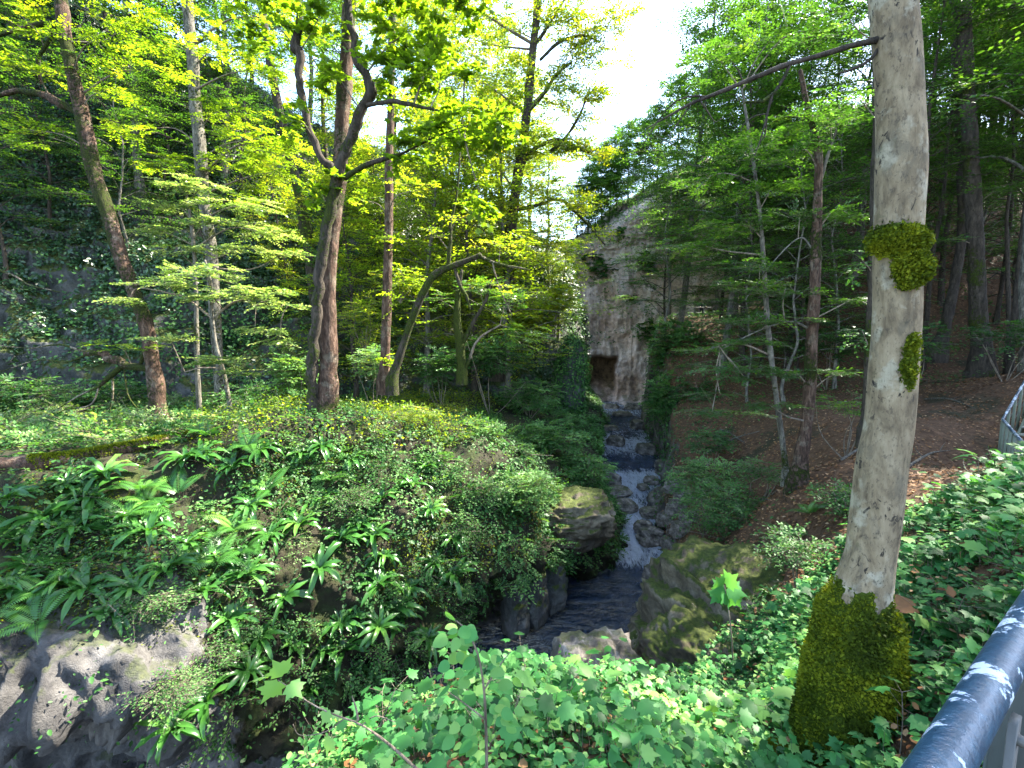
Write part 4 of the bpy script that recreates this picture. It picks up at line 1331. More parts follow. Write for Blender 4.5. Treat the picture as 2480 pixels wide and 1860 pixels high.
pix_tree('bank_tree', 'short mossy stub-branched tree in the dark thicket above the stream', 'tree', 18.0,
         [(462, 372, 8), (460, 345, 9), (457, 320, 8), (458, 295, 5), (462, 270, 3)], 'dark_bark', moss=.55, seed=73, ns=10, bmoss=.5,
         branches=[[(460, 348, 5), (472, 325, 4), (486, 300, 3), (492, 280, 2)], [(466, 368, 3), (478, 340, 2.5), (500, 325, 1.5)]],
         blobs=[(480, 290, 18, (1.3, 1, .5), 30), (505, 300, 18.2, (1.2, 1, .5), 26), (440, 300, 18.2, (1, .8, .5), 16), (520, 335, 17.8, (1.2, .8, .5), 24)], leaf=('beech', BEECH, .12, dict(tint=(.4, .25), nleaf=7, side=3, twr=.004)))
sl = ('sun_leaf', BEECH, .16, dict(tint=(.55, .28), nleaf=6, side=3, jit=.5, twr=.007, slen=1.2, gap=.1))
pix_tree('spreading_maple', 'tall bright yellow-green tree whose dark boughs reach across the white sky', 'tree', 26.0,
         [(500, 372, 13), (505, 330, 12), (508, 280, 12), (512, 220, 11), (520, 160, 10), (527, 110, 9), (532, 60, 8), (538, 0, 7), (542, -60, 5)], 'dark_bark', moss=.25, seed=81, ns=12, rough=.25,
         branches=[[(527, 112, 6), (545, 92, 4), (556, 75, 3), (572, 62, 2)], [(512, 190, 5), (522, 165, 6), (536, 148, 4), (560, 140, 3.5), (585, 152, 2.5), (600, 148, 1.5)], [(550, 152, 4), (562, 142, 3), (578, 118, 2.5), (590, 88, 1.5)], [(535, 45, 4), (552, 20, 3), (570, -10, 2)], [(540, 60, 3), (560, 42, 3.5), (585, 36, 2.5), (600, 42, 1.5)], [(515, 210, 4), (540, 205, 3.5), (560, 200, 3), (585, 222, 2.5), (605, 245, 1.5)], [(558, 142, 2.5), (572, 140, 2), (590, 155, 1.5)]],
         blobs=[(400, 20, 26, (3, 2, 1.6), 88), (450, 30, 26, (3, 2, 1.6), 100), (500, 25, 26, (3, 2, 1.6), 100), (545, 15, 26, (2.0, 2, 1.4), 48), (420, 90, 26, (2.6, 2, 1.4), 72), (470, 85, 26, (2.6, 2, 1.4), 88), (515, 80, 26, (2.2, 2, 1.4), 72), (550, 95, 26, (1.5, 1.5, 1.2), 32), (575, 45, 26, (1.3, 1.2, .8), 14), (440, 150, 26, (2.6, 2, 1.2), 72), (490, 150, 26, (2.4, 2, 1.2), 80), (535, 150, 26, (1.8, 1.5, 1), 44), (572, 145, 26, (1.3, 1, .6), 34), (575, 10, 26, (1.8, 1.5, 1.2), 40), (585, 60, 26, (1.3, 1.2, .9), 22), (565, 100, 26, (1.3, 1.2, .8), 26), (605, 25, 26, (1.5, 1.2, .9), 26), (600, 100, 26, (1.2, 1, .6), 14), (592, 150, 26, (1.1, 1, .5), 14), (620, 60, 26, (1.0, 1, .6), 14), (612, 20, 26, (1.3, 1, .6), 16), (585, 120, 26, (1, 1, .5), 24), (590, 92, 26, (1.0, .9, .5), 34), (588, 42, 26, (1.1, .9, .6), 40), (570, 150, 26, (1.1, .9, .6), 36), (600, 152, 26, (.9, .8, .35), 20), (565, 25, 26, (1.3, 1, .8), 40), (560, 75, 26, (1.2, 1, .8), 40), (575, 205, 25.3, (.9, .8, .5), 24), (600, 235, 25.3, (.7, .7, .4), 14), (625, 8, 26, (1.1, 1, .5), 18), (585, 200, 26, (1, 1, .6), 12), (565, 210, 25, (1.0, 1, .7), 18), (470, 205, 25.5, (2.4, 2, 1), 72), (520, 205, 25.5, (2.0, 1.5, 1), 60), (545, 240, 25.5, (1.3, 1, 1), 36), (500, 255, 25.5, (2.0, 1.5, .9), 52), (440, 215, 26, (1.8, 1.5, .9), 40), (550, 190, 25.5, (1.0, 1, .8), 16), (592, 90, 26, (.8, .8, .5), 6), (560, -30, 26, (2.5, 2, 1.2), 52), (470, -40, 26, (4, 3, 1.6), 120)],
         leaf=sl)
pix_tree('ivied_tree', 'leaning ivied trunk on the shady hillside behind the maple', 'tree', 23.5,
         [(326, 380, 12), (318, 320, 12), (309, 250, 11), (298, 190, 10), (288, 150, 9), (275, 90, 8), (265, 30, 7), (258, -40, 5)], 'dark_bark', moss=.5, seed=83, ns=11,
         blobs=[(283, 120, 23.2, (.6, .5, .9), 14), (275, 70, 23.2, (.7, .5, 1), 16), (300, 205, 23.2, (.5, .4, .9), 10), (312, 265, 23.2, (.5, .4, .9), 10), (290, 30, 23.5, (2, 1.5, 1), 30)], leaf=('cover', BEECH, .15, dict(tint=(.4, .25), nleaf=6, side=2, twr=.004)))
# right bank
pix_tree('sleeved_tree', 'slim dark trunk with thick moss sleeves on the leaf-strewn slope', 'tree', 12.0,
         [(798, 482, 15), (801, 455, 13), (804, 440, 12), (807, 420, 11), (810, 380, 12), (812, 330, 11), (815, 290, 10), (816, 240, 10), (818, 190, 8), (818, 150, 7), (808, 110, 5), (800, 70, 4)], 'red_bark', moss=.42, seed=91, ns=12, rough=.2, bmoss=.3, bbark='grey_bark',
         branches=[[(817, 190, 4), (826, 160, 3), (836, 130, 2), (840, 100, 1.2)], [(812, 330, 2.5), (790, 322, 2), (760, 330, 1.3), (720, 350, .8)], [(814, 250, 2), (800, 238, 1.5), (775, 260, 1), (745, 300, .7)]],
         blobs=[(770, 320, 11.9, (1.3, .8, .12), 26), (745, 342, 11.8, (1.0, .8, .12), 20), (785, 290, 12, (1.2, .8, .12), 22), (850, 300, 12, (.9, .7, .1), 14), (760, 265, 12, (1.2, .8, .12), 22), (800, 215, 12, (1.2, .8, .15), 22), (745, 378, 11.6, (1.0, .6, .08), 10), (720, 395, 11.6, (.9, .6, .08), 8), (735, 368, 11.8, (1.1, .7, .1), 20), (775, 372, 11.7, (1.0, .7, .1), 18), (845, 372, 11.8, (.9, .6, .08), 12), (712, 412, 11.6, (.8, .6, .07), 9), (770, 405, 11.5, (.9, .5, .07), 10), (790, 150, 12, (1.5, 1.1, .4), 30), (850, 215, 12.2, (1, .8, .15), 16), (830, 120, 12, (1.3, 1, .4), 26)],
         leaf=('beech', BEECH, .085, dict(tint=(.3, .18), nleaf=9, side=4, jit=.2, twr=.003, droop=.12)))
pix_tree('thin_tree', 'thin curving mossy stem just left of the sleeved mossy trunk', 'tree', 13.0,
         [(786, 470, 5), (780, 425, 5), (774, 380, 5), (769, 340, 5), (766, 300, 4.5), (762, 240, 4), (757, 190, 3), (750, 140, 3), (742, 90, 2)], 'grey_bark', moss=.4, seed=92, ns=9,
         blobs=[(740, 225, 13, (1.5, .9, .15), 28), (700, 245, 13.2, (1.4, .9, .15), 26), (752, 282, 13, (1.2, .9, .13), 24), (770, 190, 13, (1.3, .9, .15), 24), (740, 150, 13.2, (1.5, 1, .3), 30), (700, 180, 13.5, (1.2, .9, .2), 22), (740, 412, 12.6, (.8, .5, .06), 9), (705, 350, 13, (.9, .6, .08), 10), (780, 130, 13.3, (1.2, 1, .3), 22), (720, 60, 13.5, (1.5, 1.1, .5), 34), (770, 40, 13.5, (1.5, 1.1, .5), 34), (820, 30, 13.5, (1.3, 1.1, .5), 28)],
         leaf=('beech', BEECH, .09, dict(tint=(.45, .2), nleaf=9, side=4, jit=.2, twr=.003, droop=.12)))
pix_tree('stout_tree', 'stout dark tall trunk standing on the brown slope between pale beech and handrail', 'tree', 20.0,
         [(981, 372, 19), (981, 345, 14.5), (978, 310, 13.5), (976, 250, 13), (972, 180, 13), (968, 100, 12), (962, 0, 12), (958, -60, 11), (955, -160, 10)], 'dark_bark', moss=.35, seed=93, ns=14,
         blobs=[(940, 20, 20, (1.8, 1.5, .7), 40), (1000, 10, 19.5, (1.6, 1.5, .7), 36), (1015, 80, 19.5, (1.1, 1, .5), 20), (950, 90, 20.2, (.9, 1, .4), 12), (960, -60, 20, (4, 3, 1.2), 90), (945, 240, 19.8, (.9, .8, .12), 12), (1005, 190, 19.6, (.8, .8, .2), 10)], leaf=('beech', BEECH, .11, dict(tint=(.4, .2), nleaf=7, side=3, twr=.004)))
pix_tree('bent_tree', 'bent grey trunk with pale patches rising behind the pale beech', 'tree', 22.0,
         [(936, 352, 13), (944, 330, 10), (951, 300, 9), (957, 270, 8), (962, 230, 8), (962, 180, 8), (958, 100, 7), (955, 20, 7), (952, -60, 5)], 'dark_bark', moss=.3, seed=94, ns=11)
pix_tree('shadow_tree', 'dark ivied trunk with moss knobs half hidden behind the pale beech', 'tree', 11.0,
         [(868, 428, 11), (870, 350, 10), (873, 290, 10), (876, 200, 9), (878, 100, 9), (876, 0, 8), (874, -80, 6)], 'dark_bark', moss=.42, seed=95, ns=11, rough=.35,
         blobs=[(862, 330, 10.9, (.3, .3, .6), 9), (862, 260, 10.9, (.35, .3, .6), 10), (860, 100, 11, (1, 1, .5), 18), (850, 20, 11, (1.2, 1.1, .6), 26)], leaf=('cover', IVY, .07, dict(tint=(.5, .2), nleaf=6, side=2, twr=.003)))

# ------------------------------------------------------------------ ferns
def strap_fern(seed, nf=12, L=.42):
    """hart's-tongue: glossy undivided straps arching from one crown"""
    r = np.random.default_rng(seed)
    b = Buf()
    for k in range(nf):
        an = k * 2.4 + r.normal() * .3
        l = L * r.uniform(.6, 1.15)
        el = r.uniform(.5, 1.25)
        n = 9
        t = np.linspace(0, 1, n)
        curl = r.uniform(1.3, 2.3)
        a = el - curl * t
        ds = l / (n - 1)
        hx = np.concatenate([[0], np.cumsum(np.cos(a[:-1]) * ds)])
        hz = np.concatenate([[0], np.cumsum(np.sin(a[:-1]) * ds)])
        w = .031 * (L / .42) * np.array([.25, .75, .95, 1, 1.02, 1, .9, .62, .06]) * r.uniform(.8, 1.15)
        d, s = np.array([math.cos(an), math.sin(an), 0]), np.array([-math.sin(an), math.cos(an), 0])
        c = hx[:, None] * d + hz[:, None] * np.array([0, 0, 1.0])
        wav = .012 * np.sin(np.arange(n) * 2.1 + r.uniform(0, 6))[:, None] * np.array([0, 0, 1.0])
        nz = -np.sin(a)[:, None] * d + np.cos(a)[:, None] * np.array([0, 0, 1.0])
        v = np.stack([c - s * w[:, None] + nz * .012 + wav, c, c + s * w[:, None] + nz * .012 - wav], 1).reshape(-1, 3)
        i = np.arange(n - 1)[:, None] * 3 + np.arange(2)[None]
        b.add(v, np.stack([i, i + 1, i + 4, i + 3], -1).reshape(-1, 4), np.clip(.5 + r.normal() * .2, 0, 1))
    return b.mesh('strap_fern', M['fern'])


def feather_fern(seed, nf=6, L=.7, spread=1.0):
    """male fern: fronds with rows of narrow leaflets"""
    r = np.random.default_rng(seed)
    b = Buf()
    for k in range(nf):
        an = k * 6.283 / nf * spread + r.normal() * .25
        l = L * r.uniform(.75, 1.15)
        el, curl = r.uniform(.6, 1.1), r.uniform(.9, 1.6)
        n = 26
        t = np.linspace(0, 1, n)
        a = el - curl * t
        ds = l / (n - 1)
        hx = np.concatenate([[0], np.cumsum(np.cos(a[:-1]) * ds)])
        hz = np.concatenate([[0], np.cumsum(np.sin(a[:-1]) * ds)])
        d, s = np.array([math.cos(an), math.sin(an), 0]), np.array([-math.sin(an), math.cos(an), 0])
        c = hx[:, None] * d + hz[:, None] * np.array([0, 0, 1.0])
        T = np.cos(a)[:, None] * d + np.sin(a)[:, None] * np.array([0, 0, 1.0])
        nz = -np.sin(a)[:, None] * d + np.cos(a)[:, None] * np.array([0, 0, 1.0])
        tube(b, c, np.linspace(.005, .001, n), 4, tint=.6, cap=False)
        w = np.clip(.17 * l / .7 * np.sin(np.pi * np.clip(t * .93 + .09, 0, 1)) ** .7 * (1.15 - t * .9), .004, 1)
        tn = np.clip(.6 + r.normal() * .2, 0, 1)
        for sg in (-1, 1):
            q = c[2:]
            yd = s * sg + T[2:] * .35 - np.array([0, 0, .12])
            P6 = (np.array([[0, 0, 0], [.1, .3, .03], [.07, .7, .02], [0, 1, -.06], [-.07, .7, .02], [-.1, .3, .03]], float), [np.array([[0, 1, 5], [1, 2, 5], [2, 4, 5], [2, 3, 4]])])
            scatter(b, *P6, q, yd, nz[2:], w[2:], tn)
    return b.mesh('feather_fern', M['fern'])


STRAP = [strap_fern(s, n, l) for s, n, l in ((1, 18, .46), (2, 15, .5), (3, 20, .43), (4, 13, .52), (5, 17, .42))]
FEATHER = [feather_fern(11, 6, .75), feather_fern(12, 5, .65), feather_fern(13, 7, .6), feather_fern(14, 3, .8, .45)]


def place_fern(me, name, label, group, px, py, s, sheet_='rock_bank', cat='fern', lean=.55):
    h = hit(px, py, [sheet_])
    if h is None:
        return
    p, n = h[0], h[1]
    o = link_mesh(name, me)
    up = unit(np.array([0, 0, 1.0]) + n * lean)
    q = Vector(up).to_track_quat('Z', 'Y')
    o.rotation_mode = 'QUATERNION'
    from mathutils import Quaternion
    o.rotation_quaternion = q @ Quaternion((0, 0, 1), random.uniform(0, 6.28))
    o.location = p + n * .06
    k = s * (.85 + .3 * random.random())
    o.scale = (k, k, k)
    tag(o, label, cat, group)


rows = [
    ('along the crest of the bank', [(105, 478), (188, 462), (205, 458), (236, 470), (262, 452), (300, 455), (322, 448), (352, 462), (384, 500), (410, 488), (425, 470)]),
    ('in the sunny patch under the fallen log', [(12, 500), (44, 515), (64, 486), (92, 500), (128, 520), (150, 536), (16, 545), (158, 512), (78, 532)]),
    ('in the band just above the bare grey rock', [(14, 592), (62, 588), (88, 590), (112, 612), (136, 588), (30, 570), (170, 572)]),
    ('on the dark middle of the bank face', [(201, 596), (245, 577), (250, 508), (285, 596), (215, 560), (322, 500), (300, 528), (186, 548), (268, 540), (228, 618), (342, 540), (318, 570)]),
    ('hanging over the dark hollow beside the stream', [(375, 540), (382, 558), (377, 588), (408, 586), (434, 566), (398, 608), (430, 512), (452, 540), (502, 505), (358, 526), (454, 575)]),
    ('on the lowest ledges above the gorge floor', [(343, 624), (377, 628), (287, 650), (345, 652), (243, 672), (210, 702), (176, 730), (426, 640), (368, 675), (310, 690), (262, 640), (400, 622), (322, 655)]),
    ('on the shaded hillside foot behind the leaning tree', []),
]
k = 0
for where, pts in rows:
    pts = sorted(pts)
    for i, (px, py) in enumerate(pts):
        place_fern(STRAP[k % 5], 'strap_fern', f"glossy strap-leaved fern {where}, {order(i, len(pts))}", "strap-leaved ferns on the rock bank", px, py, 1.38)
        k += 1
pts = sorted([(232, 530), (215, 560), (246, 552), (46, 592), (70, 566), (128, 520), (146, 502), (42, 624), (250, 448), (140, 492), (205, 438), (18, 528), (330, 480), (268, 490), (180, 494)])
for i, (px, py) in enumerate(pts):
    place_fern(FEATHER[i % 4], 'feathery_fern', f"feathery light green fern on the mossy bank, {order(i, len(pts))}", "feathery ferns on the mossy bank", px, py, 1.2)
pts = sorted([(765, 582), (772, 598), (700, 470), (740, 505), (812, 515), (790, 540), (720, 440)])
for i, (px, py) in enumerate(pts):
    place_fern((STRAP + FEATHER)[i % 7], 'slope_fern', f"small dark fern on the slope past the mossy boulder, {order(i, len(pts))}", "ferns on the slope above the boulder", px, py, 1.0, 'ground', lean=.2)


# ------------------------------------------------------------------ shrubs
def shrub(name, label, px, py, Y, r, n, leaf, group=None, sheet_='rock_bank', gap=.1, stems=5, cat='shrub'):
    c = P(px, py, Y)
    h = drop(c[0], c[1], sheet_, z=max(c[2] + .5, -3 if sheet_ == 'rock_bank' else c[2] + .5))
    base = h if h is not None and h[2] < c[2] + .3 and h[2] > c[2] - 3.5 else c - np.array([0, 0, r[2]])
    root = empty(name, base)
    tag(root, label, cat, group)
    mat, tmpl, size, tint = leaf
    tb, cb = Buf(), Buf()
    cc = c - base
    for _ in range(stems):
        e = cc + rng.normal(size=3) * np.array(r) * .45
        m_ = e * .5 + rng.normal(size=3) * .08 * np.linalg.norm(e) + np.array([0, 0, .05])
        tube(tb, np.array([[0, 0, -.15], m_, e]), [.022, .014, .006], 5, k=8, tint=.3, rough=.2, freq=6)
    blob_sprays(cb, cc, r, n, tmpl, size, tint=tint, nleaf=6, side=3, jit=.4, gap=gap, twr=.004, slen=.7)
    tb.build('stem', M['twig'], root)
    cb.build('crown', [M[mat], M['twig']], root)
    return root


shr = [
    ('round pale green hazel shrub hanging over the dark rock lip by the stream', 522, 490, 13.6, (1.2, .8, .55), 130, ('cover', SIMPLE, .1, (.85, .15))),
    ('loose green shrub dipping toward the cascade at the nose of the bank', 585, 468, 17.6, (1.1, .9, .6), 90, ('cover', SIMPLE, .11, (.6, .2))),
    ('broad bluish green shrub on the slope above the hazel', 548, 438, 18, (1.5, 1, .7), 130, ('cover', SIMPLE, .12, (.6, .2))),
    ('feathery shrub on the bank shoulder below the crooked tree', 470, 432, 15.3, (1.1, .8, .5), 90, ('cover', SIMPLE, .09, (.7, .2))),
    ('sunlit yellowish bramble mound at the foot of the ivy-wrapped trunk', 405, 414, 14.6, (1.2, .9, .25), 60, ('sun_leaf', SIMPLE, .075, (.3, .25))),
    ('low sunlit scrub just right of the maple foot', 362, 424, 13.3, (.8, .6, .3), 70, ('sun_leaf', SIMPLE, .07, (.6, .25))),
    ('whitish sunlit elder bush left of the maple trunk', 296, 372, 14.6, (.7, .6, .7), 80, ('cover', SIMPLE, .12, (.95, .1))),
    ('bright low bush under the elder beside the maple foot', 283, 402, 14.4, (.9, .6, .35), 70, ('sun_leaf', SIMPLE, .08, (.4, .25))),
    ('pale sunlit brushy thicket behind the fallen log', 60, 440, 12.2, (1.6, .8, .42), 120, ('cover', SIMPLE, .08, (.9, .15))),
    ('pale low bush between log and leaning tree', 122, 424, 13, (1.2, .7, .36), 100, ('cover', SIMPLE, .08, (.92, .15))),
    ('dark leafy bush against the rock wall at the picture edge', 20, 395, 17, (1.6, 1, .8), 110, ('cover', SIMPLE, .11, (.35, .2))),
    ('dark bush at the foot of the rock wall behind the leaning tree', 110, 392, 18.5, (1.5, 1, .6), 90, ('cover', SIMPLE, .11, (.35, .2))),
    ('dark bush between banded trunk and elder', 250, 398, 17, (1.5, 1, .6), 100, ('cover', SIMPLE, .1, (.4, .2))),
    ('dense dark bush in the hollow behind the crooked tree', 490, 355, 20.5, (1.8, 1.2, .9), 150, ('cover', SIMPLE, .12, (.25, .2))),
    ('dark holly-like bush above the bank shoulder', 440, 365, 20, (1.3, 1, .8), 100, ('cover', SIMPLE, .12, (.3, .2))),
    ('grey-green bush on the upper bank near the ivied pillar', 530, 395, 22, (1.6, 1.1, .8), 130, ('cover', SIMPLE, .12, (.55, .2))),
    ('small bush right under the ivied pillar', 563, 425, 23, (1.2, 1, .7), 90, ('cover', SIMPLE, .12, (.5, .2))),
    ('yellow sunlit bush at the brink beside the pale cliff', 555, 300, 29.5, (1.3, 1, 1.1), 100, ('sun_leaf', BEECH, .17, (.6, .2))),
    ('bright golden bush on the hillside edge below the spreading tree', 530, 318, 28.5, (1.5, 1.1, 1), 110, ('sun_leaf', BEECH, .17, (.6, .25))),
    ('sunlit scrub with bare twigs behind the ivy-wrapped trunk', 365, 320, 19, (1.0, .8, 1.1), 60, ('sun_leaf', BEECH, .1, (.6, .2))),
    ('sunlit bush at mid-height between maple and crooked tree', 400, 280, 19.5, (1.3, .9, .8), 80, ('sun_leaf', BEECH, .12, (.4, .2))),
    ('leafy bush hugging the ivy-wrapped trunk base', 372, 362, 16.8, (.9, .7, .6), 70, ('cover', SIMPLE, .08, (.8, .2))),
    ('dense low bush on the rounded shoulder under the crooked tree', 440, 468, 13.2, (.9, .6, .4), 70, ('cover', SIMPLE, .075, (.55, .2))),
    ('bushy clump tumbling down the bank toward the hazel', 480, 492, 13.1, (.9, .6, .45), 80, ('cover', SIMPLE, .08, (.4, .2))),
    ('leafy mound halfway between maple foot and hazel', 405, 490, 12.6, (.8, .6, .35), 60, ('cover', SIMPLE, .07, (.3, .2))),
    ('small-leaved bush just above the dark hollow', 455, 530, 12.2, (.8, .5, .35), 60, ('cover', SIMPLE, .07, (.35, .2))),
    ('yellowish grassy bush on the shoulder beside the bramble mound', 445, 436, 14.6, (1.0, .7, .35), 70, ('sun_leaf', SIMPLE, .07, (.25, .2))),
    ('tall leafy bush between shoulder and stream, behind the hazel', 500, 455, 15.2, (1.3, .9, .55), 110, ('cover', SIMPLE, .09, (.6, .2))),
    ('trailing pale bramble hanging down the middle of the bank', 292, 548, 10.1, (.5, .4, .55), 70, ('cover', SIMPLE, .045, (.95, .1))),
    ('wiry small-leaved bramble beside the hanging one', 330, 560, 10.6, (.55, .4, .35), 60, ('cover', SIMPLE, .05, (.75, .15))),
    ('round-leaved ivy clump over the edge of the grey rock', 165, 690, 7.0, (.55, .35, .3), 60, ('cover', SIMPLE, .045, (.6, .2))),
    ('leafy clump over the lip of the gorge below the ferns', 205, 655, 8.0, (.6, .4, .3), 60, ('cover', SIMPLE, .05, (.55, .2))),
    ('round-leaved clump on the mid bank face', 150, 600, 7.9, (.7, .4, .25), 60, ('cover', SIMPLE, .05, (.5, .2))),
    ('ferny clump beneath the shrubs by the hollow', 345, 500, 11.2, (.7, .5, .3), 60, ('cover', SIMPLE, .06, (.6, .2))),
]
for lab, px, py, Y, r, n, leaf in shr:
    shrub('shrub', lab, px, py, Y, r, int(n * 1.6), leaf)
shr = [
    ('big dark laurel-like bush covering the right bank beside the cliff', 676, 352, 28.5, (1.7, 1.4, 2.0), 420, ('cover', SIMPLE, .16, (.55, .25))),
    ('drooping green bush at the stream side below the dark laurel', 666, 398, 26, (1.3, 1, 1.5), 260, ('cover', SIMPLE, .14, (.6, .2))),
    ('dark glossy bush on the slope above the cascade', 700, 395, 24.5, (1.4, 1.1, .9), 130, ('cover', SIMPLE, .13, (.25, .2))),
    ('low bush on the leaf-strewn slope', 712, 440, 18.5, (1.0, .8, .5), 80, ('cover', SIMPLE, .1, (.3, .2))),
    ('spreading bluish shrub above the stream rocks', 706, 478, 16, (1.3, 1, .7), 200, ('cover', SIMPLE, .09, (.6, .2))),
    ('dense green shrub on the rock edge right of the white water', 728, 508, 13.8, (1.6, 1.0, .75), 260, ('cover', SIMPLE, .085, (.55, .2))),
    ('small shrub at the foot of the mossy slim trunk', 760, 470, 14, (.9, .7, .4), 70, ('cover', SIMPLE, .08, (.4, .2))),
    ('bright feathery saplings trailing across the slope', 850, 405, 13.4, (1.3, .8, .3), 60, ('beech', BEECH, .085, (.6, .2))),
    ('dark leafy bush right of the mossy slim trunk', 845, 500, 9.8, (.7, .6, .4), 60, ('cover', SIMPLE, .08, (.4, .2))),
    ('leafy clump at the feet of the pale beech', 800, 548, 8.2, (.7, .6, .35), 60, ('cover', SIMPLE, .07, (.4, .2))),
    ('dark undergrowth bush deep in the shade of the forest', 905, 340, 18, (1.6, 1.2, .8), 90, ('cover', SIMPLE, .11, (.15, .15))),
    ('shaded bush in the forest behind the stout trunk', 1010, 335, 17, (1.4, 1.1, .6), 80, ('cover', SIMPLE, .11, (.2, .15))),
    ('shaded green thicket on the far forest slope', 830, 340, 22, (2.0, 1.4, .9), 110, ('cover', SIMPLE, .13, (.2, .2))),
    ('rough thicket in front of the grey rock wall', 800, 300, 27, (2.2, 1.5, 1.1), 110, ('cover', SIMPLE, .15, (.3, .2))),
]
for lab, px, py, Y, r, n, leaf in shr:
    shrub('shrub', lab, px, py, Y, r, n, leaf, sheet_='ground')


for k, (lab, px, py, Y, r, n) in enumerate([('hanging bush on a ledge near the top of the pale cliff', 622, 236, 48.6, (1.3, .8, .8), 50), ('dark grassy tuft halfway up the pale cliff', 604, 268, 48.0, (1.5, .8, .9), 60), ('small bush in a crack of the cliff above the hollow', 630, 300, 47.4, (.9, .6, .7), 40), ('bush overhanging the right edge of the pale cliff', 648, 262, 47.0, (1.2, .8, 1.2), 70), ('leafy bush low on the right side of the cliff face', 650, 330, 45.6, (1.1, .8, 1.3), 70), ('scrub patch on the left shoulder of the pale cliff', 590, 258, 48.8, (1.4, .8, .7), 50)]):
    shrub('cliff_shrub', lab, px, py, Y, r, n, ('cover', BEECH, .24, (.3, .25)), sheet_='cliff', stems=3)

# ------------------------------------------------------------------ rocks
def ico(sub):
    import bmesh
    bm = bmesh.new()
    bmesh.ops.create_icosphere(bm, subdivisions=sub, radius=1)
    v = np.array([x.co[:] for x in bm.verts])
    f = np.array([[y.index for y in x.verts] for x in bm.faces])
    bm.free()
    return v, f


ICO = {k: ico(k) for k in (4, 5, 6)}


def rock(name, label, c, size, mat, seed, sub=4, group=None, rot=0.0, cat='rock', tilt=0.0, boxy=.35, amp=.3, kw_strata=.35):
    v, f = ICO[sub]
    v = v.copy()
    m_ = np.abs(v).max(1)[:, None]
    v = v * (1 - boxy) + v / m_ * boxy * .85
    strata = kw_strata
    st = unit(np.array([.35 * math.sin(seed), .2, 1.0]))
    lay = (v @ st)[:, None]
    d = fbm(v * .9 + seed * 3.1, 3, seed) * amp * .9 + fbm(v * 2.0 + seed, 4, seed + 9, .55, True) * amp * .6 + fbm(np.hstack([v[:, :2] * .9, lay * 5]) + seed, 3, seed + 5, .5, True) * amp * strata + fbm(v * 5 + seed, 4, seed + 6, .55, True) * amp * .22
    v = v * (1 + d)[:, None] * np.asarray(size)
    R_ = np.array(Matrix.Rotation(rot, 3, 'Z') @ Matrix.Rotation(tilt, 3, 'Y'))
    b = Buf()
    b.add(v @ R_.T, f)
    o = b.build(name, M[mat])
    o.location = c
    return tag(o, label, cat, group)


def on_water(px, py):
    d = ray(px, py)
    for y in np.arange(6, 50, .05):
        if d[2] / d[1] * y <= np.interp(y, RV[:, 0], RV[:, 3]):
            return d / d[1] * y
    return d / d[1] * 47


rk = [  # px, py, width px, height px, material, label
    (601, 471, 26, 17, 'wet_rock', 'dark arched boulder in the middle of the upper rapids'),
    (613, 479, 17, 16, 'wet_rock', 'brown boulder splitting the white water below the arched one'),
    (589, 447, 15, 9, 'wet_rock', 'dark flat rock at the edge of the pool above the rapids'),
    (617, 441, 18, 13, 'wet_rock', 'pale slab leaning at the far side of the upper pool'),
    (648, 449, 22, 13, 'wet_rock', 'dark mossy block on the far bank of the upper pool'),
    (617, 493, 30, 10, 'wet_rock', 'pale flat shelf rock across the middle of the rapids'),
    (600, 496, 17, 18, 'wet_rock', 'dark jutting rock on the near edge of the rapids'),
    (625, 507, 27, 15, 'wet_rock', 'dark wet boulder above the narrow chute'),
    (644, 527, 18, 17, 'wet_rock', 'pale boulder on the right edge of the white chute'),
    (653, 537, 27, 21, 'wet_rock', 'large pale block overhanging dark water beside the chute'),
    (652, 513, 24, 11, 'wet_rock', 'low pale rock among the stones right of the rapids'),
    (644, 487, 12, 7, 'wet_rock', 'tiny rock poking from the foam at the right rapids edge'),
    (653, 480, 16, 10, 'wet_rock', 'brown rock at the top right corner of the rapids'),
    (664, 496, 18, 22, 'wet_rock', 'pale upright rock on the bank above the rapids'),
    (668, 468, 22, 20, 'wet_rock', 'weathered grey rock where the bank meets the upper pool'),
    (653, 572, 19, 17, 'wet_rock', 'pale square stone at the edge of the calm pool'),
    (612, 406, 14, 6, 'wet_rock', 'dark low rock in the stream near the cliff foot'),
    (623, 414, 20, 6, 'wet_rock', 'pale gravelly rock bar in the far stream'),
    (634, 406, 16, 8, 'wet_rock', 'dark ledge rock against the cliff foot'),
    (640, 424, 18, 12, 'wet_rock', 'pale broken rock at the bend of the far stream'),
    (585, 414, 12, 14, 'wet_rock', 'dark wet rock under the ivied pillar'),
    (611, 428, 16, 6, 'wet_rock', 'thin dark rock rib lying in the far stream'),
]
for k, (px, py, w_, h_, mt, lab) in enumerate(rk):
    c = on_water(px, py + h_ * .45)
    dpt = depth(c)
    sx, sz = w_ * .5 * dpt / FPX, h_ * .55 * dpt / FPX
    rock('river_rock', lab, c + np.array([0, sx * .5, sz * .45]), (sx * .95, sx * .7, sz * .9), mt, 200 + k, 5, rot=rng.uniform(-.4, .4), group='rocks in the stream')
